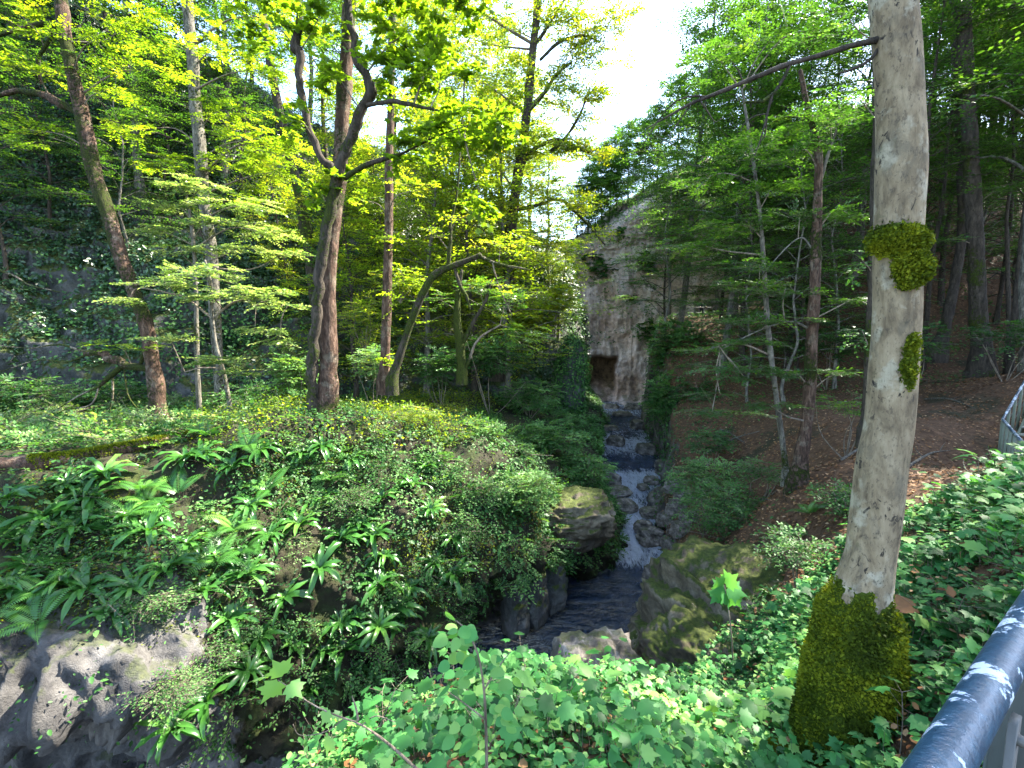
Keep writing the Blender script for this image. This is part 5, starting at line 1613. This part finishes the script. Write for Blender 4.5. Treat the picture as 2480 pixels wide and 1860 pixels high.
# rubble along the right edge of the stream, and bigger stones
pts = [(668, 520), (676, 508), (661, 552), (672, 545), (682, 530), (690, 520), (676, 486), (684, 500), (663, 585), (668, 600)]
for k, (px, py) in enumerate(sorted(pts)):
    h = hit(px, py, ['ground'])
    if h is None:
        continue
    s = 10 * depth(h[0]) / FPX
    rock('bank_rock', f"weathered rock between the rapids and the mossy boulder, {order(k, len(pts))}", h[0], (s * 1.0, s * .9, s * .75), 'wet_rock', 260 + k, 5, rot=rng.uniform(0, 3), group='stones of the bank by the rapids')
c = P(742, 606, 9.6)
rock('mossy_boulder', 'huge layered dark boulder with thin olive moss beside the pool', c + np.array([.1, .55, -1.95]), (2.15, 1.8, 2.3), 'mossy_rock', 8, 6, rot=-.2, tilt=.16, boxy=.5, amp=.2, kw_strata=1.1)
c = P(690, 640, 8.4)
rock('boulder', 'slanting mossy slab at the foot of the huge layered boulder', c + np.array([.1, .3, -1.0]), (1.0, .8, 1.0), 'mossy_rock', 12, 6, rot=-.5, tilt=.5, boxy=.3)
c = P(765, 672, 7.4)
rock('boulder', 'mossy rock half buried in leaves in front of the huge boulder', c + np.array([0, .2, -.8]), (.95, .7, .8), 'mossy_rock', 15, 6, rot=.3, tilt=.4, boxy=.3)
c = P(592, 654, 8.0)
rock('ledge_rock', 'pale cracked ledge jutting over the pool below the foliage', c + np.array([.1, .0, -1.1]), (.85, .7, 1.2), 'wet_rock', 21, 5, rot=.2, boxy=.6, tilt=.15)
c = P(660, 624, 10.6)
rock('ledge_rock', 'grey slab at the waterline beneath the huge mossy boulder', c + np.array([.2, .2, -.5]), (.6, .5, .6), 'wet_rock', 23, 5, rot=-.3, boxy=.6, tilt=.25)
c = P(568, 520, 14.6)
rock('mossy_overhang', 'dark mossy rock brow overhanging the pool', c + np.array([-.1, .75, -.3]), (1.6, 1.25, .95), 'mossy_rock', 34, 6, rot=.15, boxy=.1, amp=.36, kw_strata=.2)
for k, (px, py, Y, s, lab) in enumerate([(553, 588, 14.0, (.4, .4, .75), 'water-worn bulge on the wall under the overhang'), (535, 600, 13.4, (.4, .35, .9), 'grey fluted rock column under the overhang'), (515, 610, 13.0, (.35, .35, .8), 'narrow dark rock column beside the fluted one'), (513, 616, 12.9, (.26, .22, .24), 'small reddish rock in a spot of light at the pool edge'), (556, 582, 14.4, (.3, .3, .3), 'rounded stone at the foot of the overhang wall')]):
    rock('wall_rock', lab, P(px, py, Y), s, 'wet_rock' if 'reddish' in lab else 'rock', 300 + k, 5, rot=k)  # dark rock colour puts the overhang's shade on all but the reddish stone

# rock pillar wrapped in ivy at the bend of the stream
c = P(571, 388, 27.0)
pl = empty('ivied_pillar', c)
tag(pl, 'dark rock pillar thickly wrapped in ivy at the bend of the stream', 'rock')
v, f = ICO[5]
d = fbm(v * 1.6, 4, 71) * .2
pv = v * (1 + d)[:, None] * np.array([.85, .9, 3.1])
b = Buf()
b.add(pv, f)
b.build('stone', M['rock'], pl)
b = Buf()
i = rng.integers(0, len(f), 5200)
w_ = rng.dirichlet((1, 1, 1), len(i))
p = (pv[f[i]] * w_[:, :, None]).sum(1)
nn = unit(p / np.array([.85, .9, 3.1]) ** 2)
carpet(b, p, nn, SIMPLE, .15, np.clip(.42 + rng.normal(size=len(p)) * .25, 0, 1), (.0, .3), .5, .8)
b.build('ivy', M['cover'], pl)

# fallen log
lg = empty('fallen_log', P(60, 462, 9.6))
tag(lg, 'fallen bare log with mossy top lying along the edge of the bank', 'log')
off = np.array(lg.location)
b = Buf()
pp, rr = pixpath([(-60, 472, 18, 8.7), (0, 468, 17, 9.1), (60, 463, 15, 9.6), (120, 452, 12, 10.4), (170, 441, 9, 11.2), (215, 434, 7, 12)], 9)
pp[:, 2] += .05
tube(b, pp - off, rr, 14, k=70, rough=.25, freq=2.5, tint=moss_fn(.28, 5, (0, 0, 1)), seed=3)
b.build('trunk', M['red_bark'], lg)
b = Buf()
q = catmull(pp, 400)[120:]
qr = np.interp(np.linspace(0, 1, 400), np.linspace(0, 1, 6), rr)[120:]
i = rng.integers(0, len(q), 5200)
an = rng.normal(size=len(i)) * .8 + np.pi / 2
ax = unit(np.gradient(q, axis=0))[i]
sx = unit(np.cross(ax, np.array([0, 0, 1.0])))
dd = np.cos(an)[:, None] * sx + np.sin(an)[:, None] * np.array([0, 0, 1.0])
scatter(b, *BEECH, q[i] + dd * qr[i][:, None] * .98 - off, dd + rng.normal(size=dd.shape) * .5, dd + rng.normal(size=dd.shape), rng.uniform(.03, .07, len(i)), np.clip(.6 + rng.normal(size=len(i)) * .2, 0, 1))
b.build('moss', M['moss'], lg)


# ------------------------------------------------------------------ seedlings of the near bank
def seedling(seed, H=.4, pairs=3, L=.14):
    r = np.random.default_rng(seed)
    b = Buf()
    top = np.array([r.normal() * .08, r.normal() * .08, H])
    st = catmull(np.array([[0, 0, -.05], top * .5 + r.normal(size=3) * .02, top]), 8)
    tube(b, st, np.linspace(.006, .003, 8), 5, tint=.4, mat=1)
    for k in range(pairs):
        z = .35 + .65 * (k + 1) / pairs
        a0 = k * 1.57 + r.uniform(-.3, .3)
        for s in (0, np.pi) + ((np.pi / 2,) if k == pairs - 1 else ()):
            an = a0 + s
            o = st[min(7, int(z * 7))]
            pl_ = L * r.uniform(.5, 1.0)
            e = o + np.array([math.cos(an) * pl_, math.sin(an) * pl_, .35 * pl_])
            prisms(b, [o], [e], .0025, .0018, .4, 1)
            sz = L * r.uniform(.8, 1.2) * (.75 + .25 * k / pairs)
            dirs = np.array([[math.cos(an), math.sin(an), -.25 + r.normal() * .15]])
            scatter(b, *MAPLE, [e], dirs, np.array([[0, 0, 1.0]]) + r.normal(size=(1, 3)) * .25, sz, np.clip(.55 + r.normal() * .2, 0, 1))
    return b.mesh('seedling', [M['maple'], M['twig']])


SEED = [seedling(s, h, p, l) for s, h, p, l in ((1, .42, 3, .15), (2, .3, 2, .17), (3, .55, 4, .13), (4, .35, 3, .12), (5, .48, 3, .18), (6, .25, 2, .14))]
zones = [
    ('at the bottom edge by the gorge', [(330, 745), (352, 728), (385, 735), (410, 712), (440, 728), (362, 758), (425, 752), (455, 700), (396, 690)]),
    ('around the tall leafy sapling', [(470, 740), (505, 722), (520, 745), (535, 705), (500, 758), (560, 728), (548, 680), (518, 680), (575, 700)]),
    ('in the middle below the boulders', [(598, 735), (620, 710), (640, 745), (655, 720), (612, 758), (672, 700), (690, 735), (640, 690), (700, 758), (720, 722)]),
    ('round the mossy foot of the pale beech', [(742, 700), (760, 735), (735, 755), (780, 690), (770, 650), (790, 755), (800, 668), (752, 672), (785, 620), (812, 615)]),
    ('between the mossy foot and the handrail', [(905, 725), (930, 690), (900, 755), (915, 650), (950, 640), (935, 610), (965, 600), (898, 610), (980, 565), (890, 690), (920, 575)]),
    ('on the slope past the near rail', [(960, 535), (990, 520), (930, 545), (1005, 545), (975, 500), (945, 515), (1015, 505)]),
]
k = 0
for where, pts in zones:
    pts = sorted(pts)
    for i, (px, py) in enumerate(pts):
        h = hit(px, py, ['ground'])
        if h is None:
            continue
        o = link_mesh('sycamore_seedling', SEED[k % 6])
        o.location = h[0]
        o.rotation_euler = (random.uniform(-.15, .15), random.uniform(-.15, .15), random.uniform(0, 6.28))
        s = random.uniform(.85, 1.3)
        o.scale = (s, s, s)
        tag(o, f"sycamore seedling {where}, {order(i, len(pts))}", 'seedling', 'sycamore seedlings of the near bank')
        k += 1


def leafy_twig(name, label, specs, leaves, mat, tmpl, Y, up=(0, -.3, 1), cat='sapling', tw=3):
    pts, rad = pixpath(specs[0], Y)
    root = empty(name, pts[0])
    tag(root, label, cat)
    off = np.array(root.location)
    b = Buf()
    for s in specs:
        p, r = pixpath(s, Y)
        tube(b, p - off, r * .62, 6, k=14, tint=.3, rough=.1, freq=8)
    b.build('stem', M['twig'], root)
    b = Buf()
    for px, py, y, sz, dx, dy, tint in leaves:
        p = P(px, py, y) - off
        d = np.array([[dx, -.35, -dy]])
        scatter(b, *tmpl, [p], d, np.array([up]) + rng.normal(size=(1, 3)) * .55, sz, tint)
    b.build('foliage', M[mat], root)


lv = []
for k in range(80):
    t = k / 80
    py = 628 + t * 120
    sp = 10 + 38 * min(1, t * 1.6)
    px = 466 + 18 * min(1, t * 2) + random.uniform(-1, 1) * sp
    a = 1 if px > 480 else -1
    lv.append((px, py + random.uniform(-8, 8), 2.55 + random.uniform(-.25, .25), random.uniform(.055, .1), a * random.uniform(.3, 1), random.uniform(-.2, .5), min(1, random.gauss(.75, .15))))
lv += [(453, 620, 2.6, .09, -.4, -1, .8), (462, 634, 2.6, .1, .5, .2, .85), (447, 636, 2.6, .1, -.7, .3, .85)]
ROUND = fan([(0, 0), (.22, .02), (.4, .2), (.42, .42), (.36, .62), (.2, .85), (0, 1), (-.2, .85), (-.36, .62), (-.42, .42), (-.4, .2), (-.22, .02)], .03, .15)
leafy_twig('hazel_sapling', 'upright pale green sapling with rounded toothed leaves rising over the gorge edge', [[(487, 780, 6), (486, 730, 5), (484, 690, 4.5), (478, 655, 3.5), (466, 630, 2.5), (455, 620, 1.5)], [(484, 690, 3), (500, 665, 2), (512, 650, 1.2)], [(486, 720, 3), (460, 700, 2), (445, 690, 1)]], lv, 'maple', ROUND, 2.55)
leafy_twig('maple_twig', 'bare pale twig ending in yellowish maple leaves over the dark gorge', [[(420, 772, 5), (390, 745, 4), (362, 725, 3), (335, 715, 2.5), (310, 703, 2), (290, 688, 1.5), (278, 680, 1)], [(345, 718, 2.2), (325, 732, 1.6), (300, 735, 1), (293, 724, .8)], [(362, 725, 2), (376, 716, 1.5), (395, 722, 1)], [(358, 720, 3.5), (356, 708, 3), (352, 696, 1.5)]],
           [(278, 682, 2.6, .15, -.6, .8, .95), (284, 674, 2.6, .14, -.3, -.9, .95), (268, 676, 2.6, .13, -1, .1, .95), (290, 684, 2.6, .12, .8, .5, .85), (328, 710, 2.6, .1, -.4, .9, .95), (330, 738, 2.6, .1, -.2, 1, .95), (340, 722, 2.6, .07, .4, .8, .7), (365, 722, 2.6, .07, .6, -.4, .6)], 'maple', MAPLE, 2.6)
leafy_twig('maple_sapling', 'single maple sapling with a whorl of big leaves in front of the mossy boulder', [[(733, 660, 2.5), (731, 630, 2.2), (727, 600, 2), (724, 585, 1.5)]],
           [(724, 588, 6.0, .26, -.9, .1, .7), (722, 586, 6.0, .24, -.5, -.7, .75), (726, 584, 6.0, .25, .5, -.8, .75), (728, 588, 6.0, .27, 1, .3, .7), (725, 592, 6.0, .24, .2, 1, .65), (720, 592, 6.0, .22, -.8, .7, .65), (732, 596, 6.0, .2, .7, .9, .7)], 'maple', MAPLE, 6.0, up=(0, -.8, .8))
fb = [((705, 455), (760, 432)), ((840, 462), (890, 440)), ((905, 470), (950, 452)), ((760, 500), (800, 515)), ((925, 400), (975, 410)), ((880, 395), (930, 380)), ((720, 430), (745, 445)), ((945, 505), (985, 470))]
for k, (a, c) in enumerate(fb):
    ha, hc = hit(*a, ['ground']), hit(*c, ['ground'])
    if ha is None or hc is None:
        continue
    o = empty('fallen_branch', ha[0])
    tag(o, f"dead fallen branch on the leaf-strewn brown slope, {order(k, len(fb))}", 'branch', 'dead branches on the slope')
    q = catmull(np.array([[0, 0, .04], (hc[0] - ha[0]) * .5 + [0, 0, .12 + .1 * rng.random()], hc[0] - ha[0] + [0, 0, .05]]), 16)
    b = Buf()
    tube(b, q, np.linspace(.04, .01, 16), 7, rough=.3, freq=5, tint=.3)
    for j in (5, 8, 11):
        e = q[j] + (q[-1] - q[0]) * .22 + rng.normal(size=3) * .18 + [0, 0, .12]
        tube(b, np.array([q[j], (q[j] + e) / 2 + rng.normal(size=3) * .03, e]), [.014, .01, .004], 5, k=7)
    b.build('stem', M['grey_bark'], o)
h = hit(778, 762, ['ground'])
if h is not None:
    v, f = ICO[5]
    mv = v * (1 + fbm(v * 2, 3, 5)[:, None] * .3) * np.array([.22, .16, .13])
    b = Buf()
    b.add(mv, f, .4)
    i = rng.integers(0, len(mv), 6000)
    dd = unit(v[i] + rng.normal(size=(6000, 3)) * .5)
    scatter(b, *BEECH, mv[i], dd, v[i] + rng.normal(size=(6000, 3)) * .6, rng.uniform(.015, .03, 6000), np.clip(.85 + rng.normal(size=6000) * .15, 0, 1))
    o = b.build('moss_cushion', M['moss'])
    o.location = h[0] + np.array([0, 0, .05])
    tag(o, 'bright yellow-green moss cushion among the leaves beside the mossy tree foot', 'moss')
# ------------------------------------------------------------------ walkway railing, stairs
m, nt, N, L, b_ = mat_new('chipped_blue_black_paint')
co = coords(nt)
ch = math_node(nt, 'ADD', noise(nt, 16, 7, .72, co, .6), math_node(nt, 'MULTIPLY', math_node(nt, 'SUBTRACT', noise(nt, 5, 3, .5, co), .5), .55))
f_ = smooth_step(nt, ch, .53, .56)
c = mixc(nt, smooth_step(nt, noise(nt, 60, 4, .7, co), .4, .7), (.012, .04, .07), (.025, .07, .11))
c = mixc(nt, f_, c, (.42, .48, .55))
L.new(c, b_.inputs['Base Color'])
L.new(math_node(nt, 'ADD', .32, math_node(nt, 'MULTIPLY', f_, .4)), b_.inputs['Roughness'])
bump(nt, b_, math_node(nt, 'SUBTRACT', noise(nt, 120, 3, .6, co), math_node(nt, 'MULTIPLY', f_, 2.0)), .35, .004)
M['paint'] = m


def metal(name, col, rough, met=.0, sc=40):
    m, nt, N, L, b = mat_new(name)
    co = coords(nt)
    n_ = noise(nt, sc, 6, .7, co)
    L.new(mixc(nt, n_, tuple(x * .6 for x in col), tuple(min(1, x * 1.35) for x in col)), b.inputs['Base Color'])
    b.inputs['Metallic'].default_value = met
    L.new(math_node(nt, 'ADD', rough - .1, math_node(nt, 'MULTIPLY', n_, .25)), b.inputs['Roughness'])
    bump(nt, b, n_, .2, .003)
    return m


M['plate'] = metal('dark_green_steel', (.02, .032, .032), .55)
M['steel'] = metal('weathered_steel', (.07, .07, .065), .55, .2)
M['board'] = metal('weathered_board', (.13, .145, .1), .8, 0, 18)
M['cloth'] = metal('dark_cloth', (.015, .018, .03), .9)
M['skin'] = metal('skin', (.45, .27, .2), .6)
M['tread'] = metal('pale_tread', (.36, .33, .28), .7)


def box(buf, a, b, w, h, up=(0, 0, 1), tint=.5):
    """beam from a to b with width w (sideways) and height h (along up), bevelled edges"""
    a, b = np.asarray(a, float), np.asarray(b, float)
    t = unit(b - a)
    s = unit(np.cross(t, np.asarray(up, float)))
    u = np.cross(s, t)
    e = min(w, h) * .12
    prof = [(w / 2 - e, -h / 2), (w / 2, -h / 2 + e), (w / 2, h / 2 - e), (w / 2 - e, h / 2), (-w / 2 + e, h / 2), (-w / 2, h / 2 - e), (-w / 2, -h / 2 + e), (-w / 2 + e, -h / 2)]
    r0 = np.array([a + s * x + u * y for x, y in prof])
    r1 = np.array([b + s * x + u * y for x, y in prof])
    q = np.arange(8)
    buf.add(np.vstack([r0, r1]), [np.stack([q, (q + 1) % 8, 8 + (q + 1) % 8, 8 + q], -1), np.array([q[::-1]]), np.array([q + 8])], tint)


hr = empty('handrail', (.617, .603, -.62))
tag(hr, 'thick blue-black handrail with chipped paint at the walkway corner', 'handrail')
off = np.array(hr.location)
rail = catmull(np.array([(.144, .283, -.62), (.38, .443, -.62), (.617, .603, -.62), (1.09, .923, -.62), (1.6, 1.268, -.63), (2.4, 1.8, -.66)]), 60)
b = Buf()
tube(b, rail - off, np.full(60, .031), 40, tint=.5)
b.build('rail', M['paint'], hr)
dr = unit(rail[40] - rail[10])
nr = unit(np.cross(dr, np.array([0, 0, 1.0])))   # points to the walkway side
b = Buf()
pa = np.array([1.13, 1.0, -1.12]) - off
box(b, pa, pa + np.array([dr[0], dr[1], 0]) * 1.3, .008, .9)
b.build('plate', M['plate'], hr)
ca, cb2 = P(1018, 665, .9), P(972, 767, .7)
cd = unit(ca - cb2)
b = Buf()
tube(b, np.array([cb2 - cd * .35, cb2, ca]) - off, [.0045] * 3, 10, k=20)
b.build('cable', M['steel'], hr)
b = Buf()
tube(b, np.array([ca - cd * .045, ca - cd * .005, ca, ca + cd * .012]) - off, [.0075, .0075, .0105, .009], 14)
b.build('cable_end', M['steel'], hr)
b = Buf()
pc = P(1015, 719, .85) - off
box(b, pc + np.array([0, 0, -.9]), pc, .014, .045, up=dr)
b.build('post', M['steel'], hr)
b = Buf()
nv_ = unit(np.array([-dr[1], dr[0], 0]))
nv_ = nv_ if nv_ @ (-np.array(hr.location) - pc) > 0 else -nv_
tube(b, np.array([pc + nv_ * .006 + np.array([0, 0, -.04]), pc + nv_ * .017 + np.array([0, 0, -.04])]), [.012, .011], 14)
b.build('bolt', M['steel'], hr)

fr = empty('stair_railing', (12.9, 12.0, -3.4))
tag(fr, 'dark railing with weathered upright boards turning up beside the stairs', 'railing')
off = np.array(fr.location)
path = np.array([(7.6, 5.8, -2.0), (10.75, 9.5, -2.26), (12.95, 12.0, -2.2), (15.6, 13.7, -.75)])
b = Buf()
for a, c in zip(path[:-1], path[1:]):
    tube(b, np.array([a, c]) - off, [.032, .032], 12, k=8)
b.build('rail', M['paint'], fr)
for a, c in zip(path[:-1], path[1:]):
    L_ = np.linalg.norm(c - a)
    for k in range(int(L_ / .62) + 1):
        p = a + (c - a) * min(1, k * .62 / L_)
        b = Buf()
        box(b, p - off + np.array([0, 0, -1.25]), p - off + np.array([0, 0, -.03]), .11, .05, up=unit(np.cross(c - a, [0, 0, 1])))
        b.build('board', M['board'], fr)
    b = Buf()
    for dz in (-.35, -.7, -1.05):
        tube(b, np.array([a + [0, 0, dz], c + [0, 0, dz]]) - off, [.008, .008], 8, k=4)
    b.build('cable', M['steel'], fr)

stp = empty('staircase', (13.6, 11.5, -3.3))
tag(stp, 'pale-treaded wooden stairs climbing behind the board railing', 'stairs')
off = np.array(stp.location)
dS = unit(np.array([2.65, 1.7, 0]))
nS = np.array([dS[1], -dS[0], 0])
for k in range(11):
    c = np.array([13.1, 12.0, -3.2]) + dS * (.31 * k) + np.array([0, 0, .17 * k])
    b = Buf()
    box(b, c - off + nS * .08, c - off + nS * 1.4, .3, .045)
    b.build('tread', M['tread'], stp)
for s in (.05, 1.43):
    b = Buf()
    a = np.array([12.9, 11.87, -3.4]) + nS * s
    box(b, a - off, a + dS * 3.7 + np.array([0, 0, 2.03]) - off, .05, .22)
    b.build('stringer', M['board'], stp)
dk = empty('walkway', (11, 8, -3.4))
tag(dk, 'weathered plank walkway leading to the foot of the stairs', 'walkway')
off = np.array(dk.location)
a0, a1 = np.array([7.8, 5.7, -3.15]), np.array([13.2, 11.9, -3.35])
dW = unit((a1 - a0) * [1, 1, 0])
nW = np.array([dW[1], -dW[0], 0])
b = Buf()
for k in range(55):
    c = a0 + (a1 - a0) * k / 54
    box(b, c - off + nW * .08, c - off + nW * 1.45, .138, .04)
b.build('deck', M['board'], dk)
for s in (.12, 1.4):
    b = Buf()
    box(b, a0 + nW * s - off - [0, 0, .14], a1 + nW * s - off - [0, 0, .14], .07, .16)
    b.build('beam', M['board'], dk)

# ------------------------------------------------------------------ the far path with a person at its rail
c = P(701, 318, 42.5)
g_ = drop(c[0], c[1], 'ground')
base = np.array([c[0], c[1], max(g_[2], P(701, 319, 42.5)[2])])
ledge = rock('ledge_rock', 'pale rock ledge carrying the far footpath', base + np.array([.3, .8, -1.0]), (2.6, 1.5, 1.02), 'cliff', 401, 5, boxy=.8, amp=.12)
rl = empty('path_railing', base + np.array([0, -.45, 0]))
tag(rl, 'thin dark railing along the far rock path', 'railing')
for dz in (.55, 1.02):
    b = Buf()
    tube(b, np.array([[-1.6, 0, dz], [0, 0, dz], [1.7, .05, dz]]), [.03] * 3, 8, k=8)
    b.build('rail', M['plate'], rl)
for x_ in (-1.6, -.8, 0.05, .9, 1.7):
    b = Buf()
    tube(b, np.array([[x_, 0, -.1], [x_, 0, 1.03]]), [.03, .03], 8)
    b.build('post', M['plate'], rl)


def person(pos):
    J = {'pel': (0, 0, .95), 'chest': (0, -.03, 1.25), 'neck': (0, -.05, 1.45), 'head0': (0, -.06, 1.53), 'head': (0, -.08, 1.63), 'crown': (0, -.06, 1.72),
         'shl': (-.19, -.03, 1.4), 'ell': (-.3, -.14, 1.15), 'wrl': (-.27, -.38, 1.07), 'shr': (.19, -.03, 1.4), 'elr': (.31, -.12, 1.15), 'wrr': (.28, -.38, 1.07),
         'hl': (-.1, 0, .9), 'kl': (-.12, -.03, .5), 'al': (-.13, .02, .09), 'tl': (-.15, -.16, .04), 'hr': (.1, 0, .9), 'kr': (.13, -.02, .5), 'ar': (.15, .02, .09), 'tr': (.18, -.16, .04)}
    Rr = {'pel': .15, 'chest': .16, 'neck': .06, 'head0': .075, 'head': .095, 'crown': .06, 'shl': .075, 'ell': .055, 'wrl': .04, 'shr': .075, 'elr': .055, 'wrr': .04, 'hl': .1, 'kl': .07, 'al': .05, 'tl': .04, 'hr': .1, 'kr': .07, 'ar': .05, 'tr': .04}
    E = [('pel', 'chest'), ('chest', 'neck'), ('neck', 'head0'), ('head0', 'head'), ('head', 'crown'), ('chest', 'shl'), ('shl', 'ell'), ('ell', 'wrl'), ('chest', 'shr'), ('shr', 'elr'), ('elr', 'wrr'), ('pel', 'hl'), ('hl', 'kl'), ('kl', 'al'), ('al', 'tl'), ('pel', 'hr'), ('hr', 'kr'), ('kr', 'ar'), ('ar', 'tr')]
    for s, x_ in (('l', -.27), ('r', .28)):
        for k in range(5):
            nm = f'f{s}{k}'
            if k < 4:
                J[nm] = (x_ + (k - 1.5) * .022, -.47 + abs(k - 1.4) * .012, 1.05)
            else:
                J[nm] = (x_ + (.055 if s == 'l' else -.055), -.42, 1.06)
            Rr[nm] = .012
            E.append(('wr' + s, nm))
    ks = list(J)
    me = bpy.data.meshes.new('person')
    me.from_pydata([J[k] for k in ks], [(ks.index(a), ks.index(b)) for a, b in E], [])
    o = bpy.data.objects.new('person', me)
    COL.objects.link(o)
    o.location = pos
    sk = o.modifiers.new('skin', 'SKIN')
    for k, sv in zip(ks, me.skin_vertices[0].data):
        sv.radius = (Rr[k], Rr[k])
        sv.use_root = k == 'pel'
    o.modifiers.new('sub', 'SUBSURF').levels = 1
    dg = bpy.context.evaluated_depsgraph_get()
    nm_ = bpy.data.meshes.new_from_object(o.evaluated_get(dg))
    o.modifiers.clear()
    o.data = nm_
    nm_.materials.clear()
    nm_.materials.append(M['cloth'])
    nm_.materials.append(M['skin'])
    for p in nm_.polygons:
        z, y = p.center.z, p.center.y
        p.material_index = 1 if z > 1.47 or (y < -.37 and z > 1) else 0
        p.use_smooth = True
    tag(o, 'dark-clothed person leaning on the thin rail of the far path', 'person')
    v, f = ICO[4]
    k = v[:, 2] + v[:, 1] * .7 > .1
    ff = f[k[f].all(1)]
    b = Buf()
    b.add(v * np.array([.1, .115, .115]) + np.array([0, -.07, 1.66]), ff)
    b.build('hair', M['cloth'], o)


person(base)
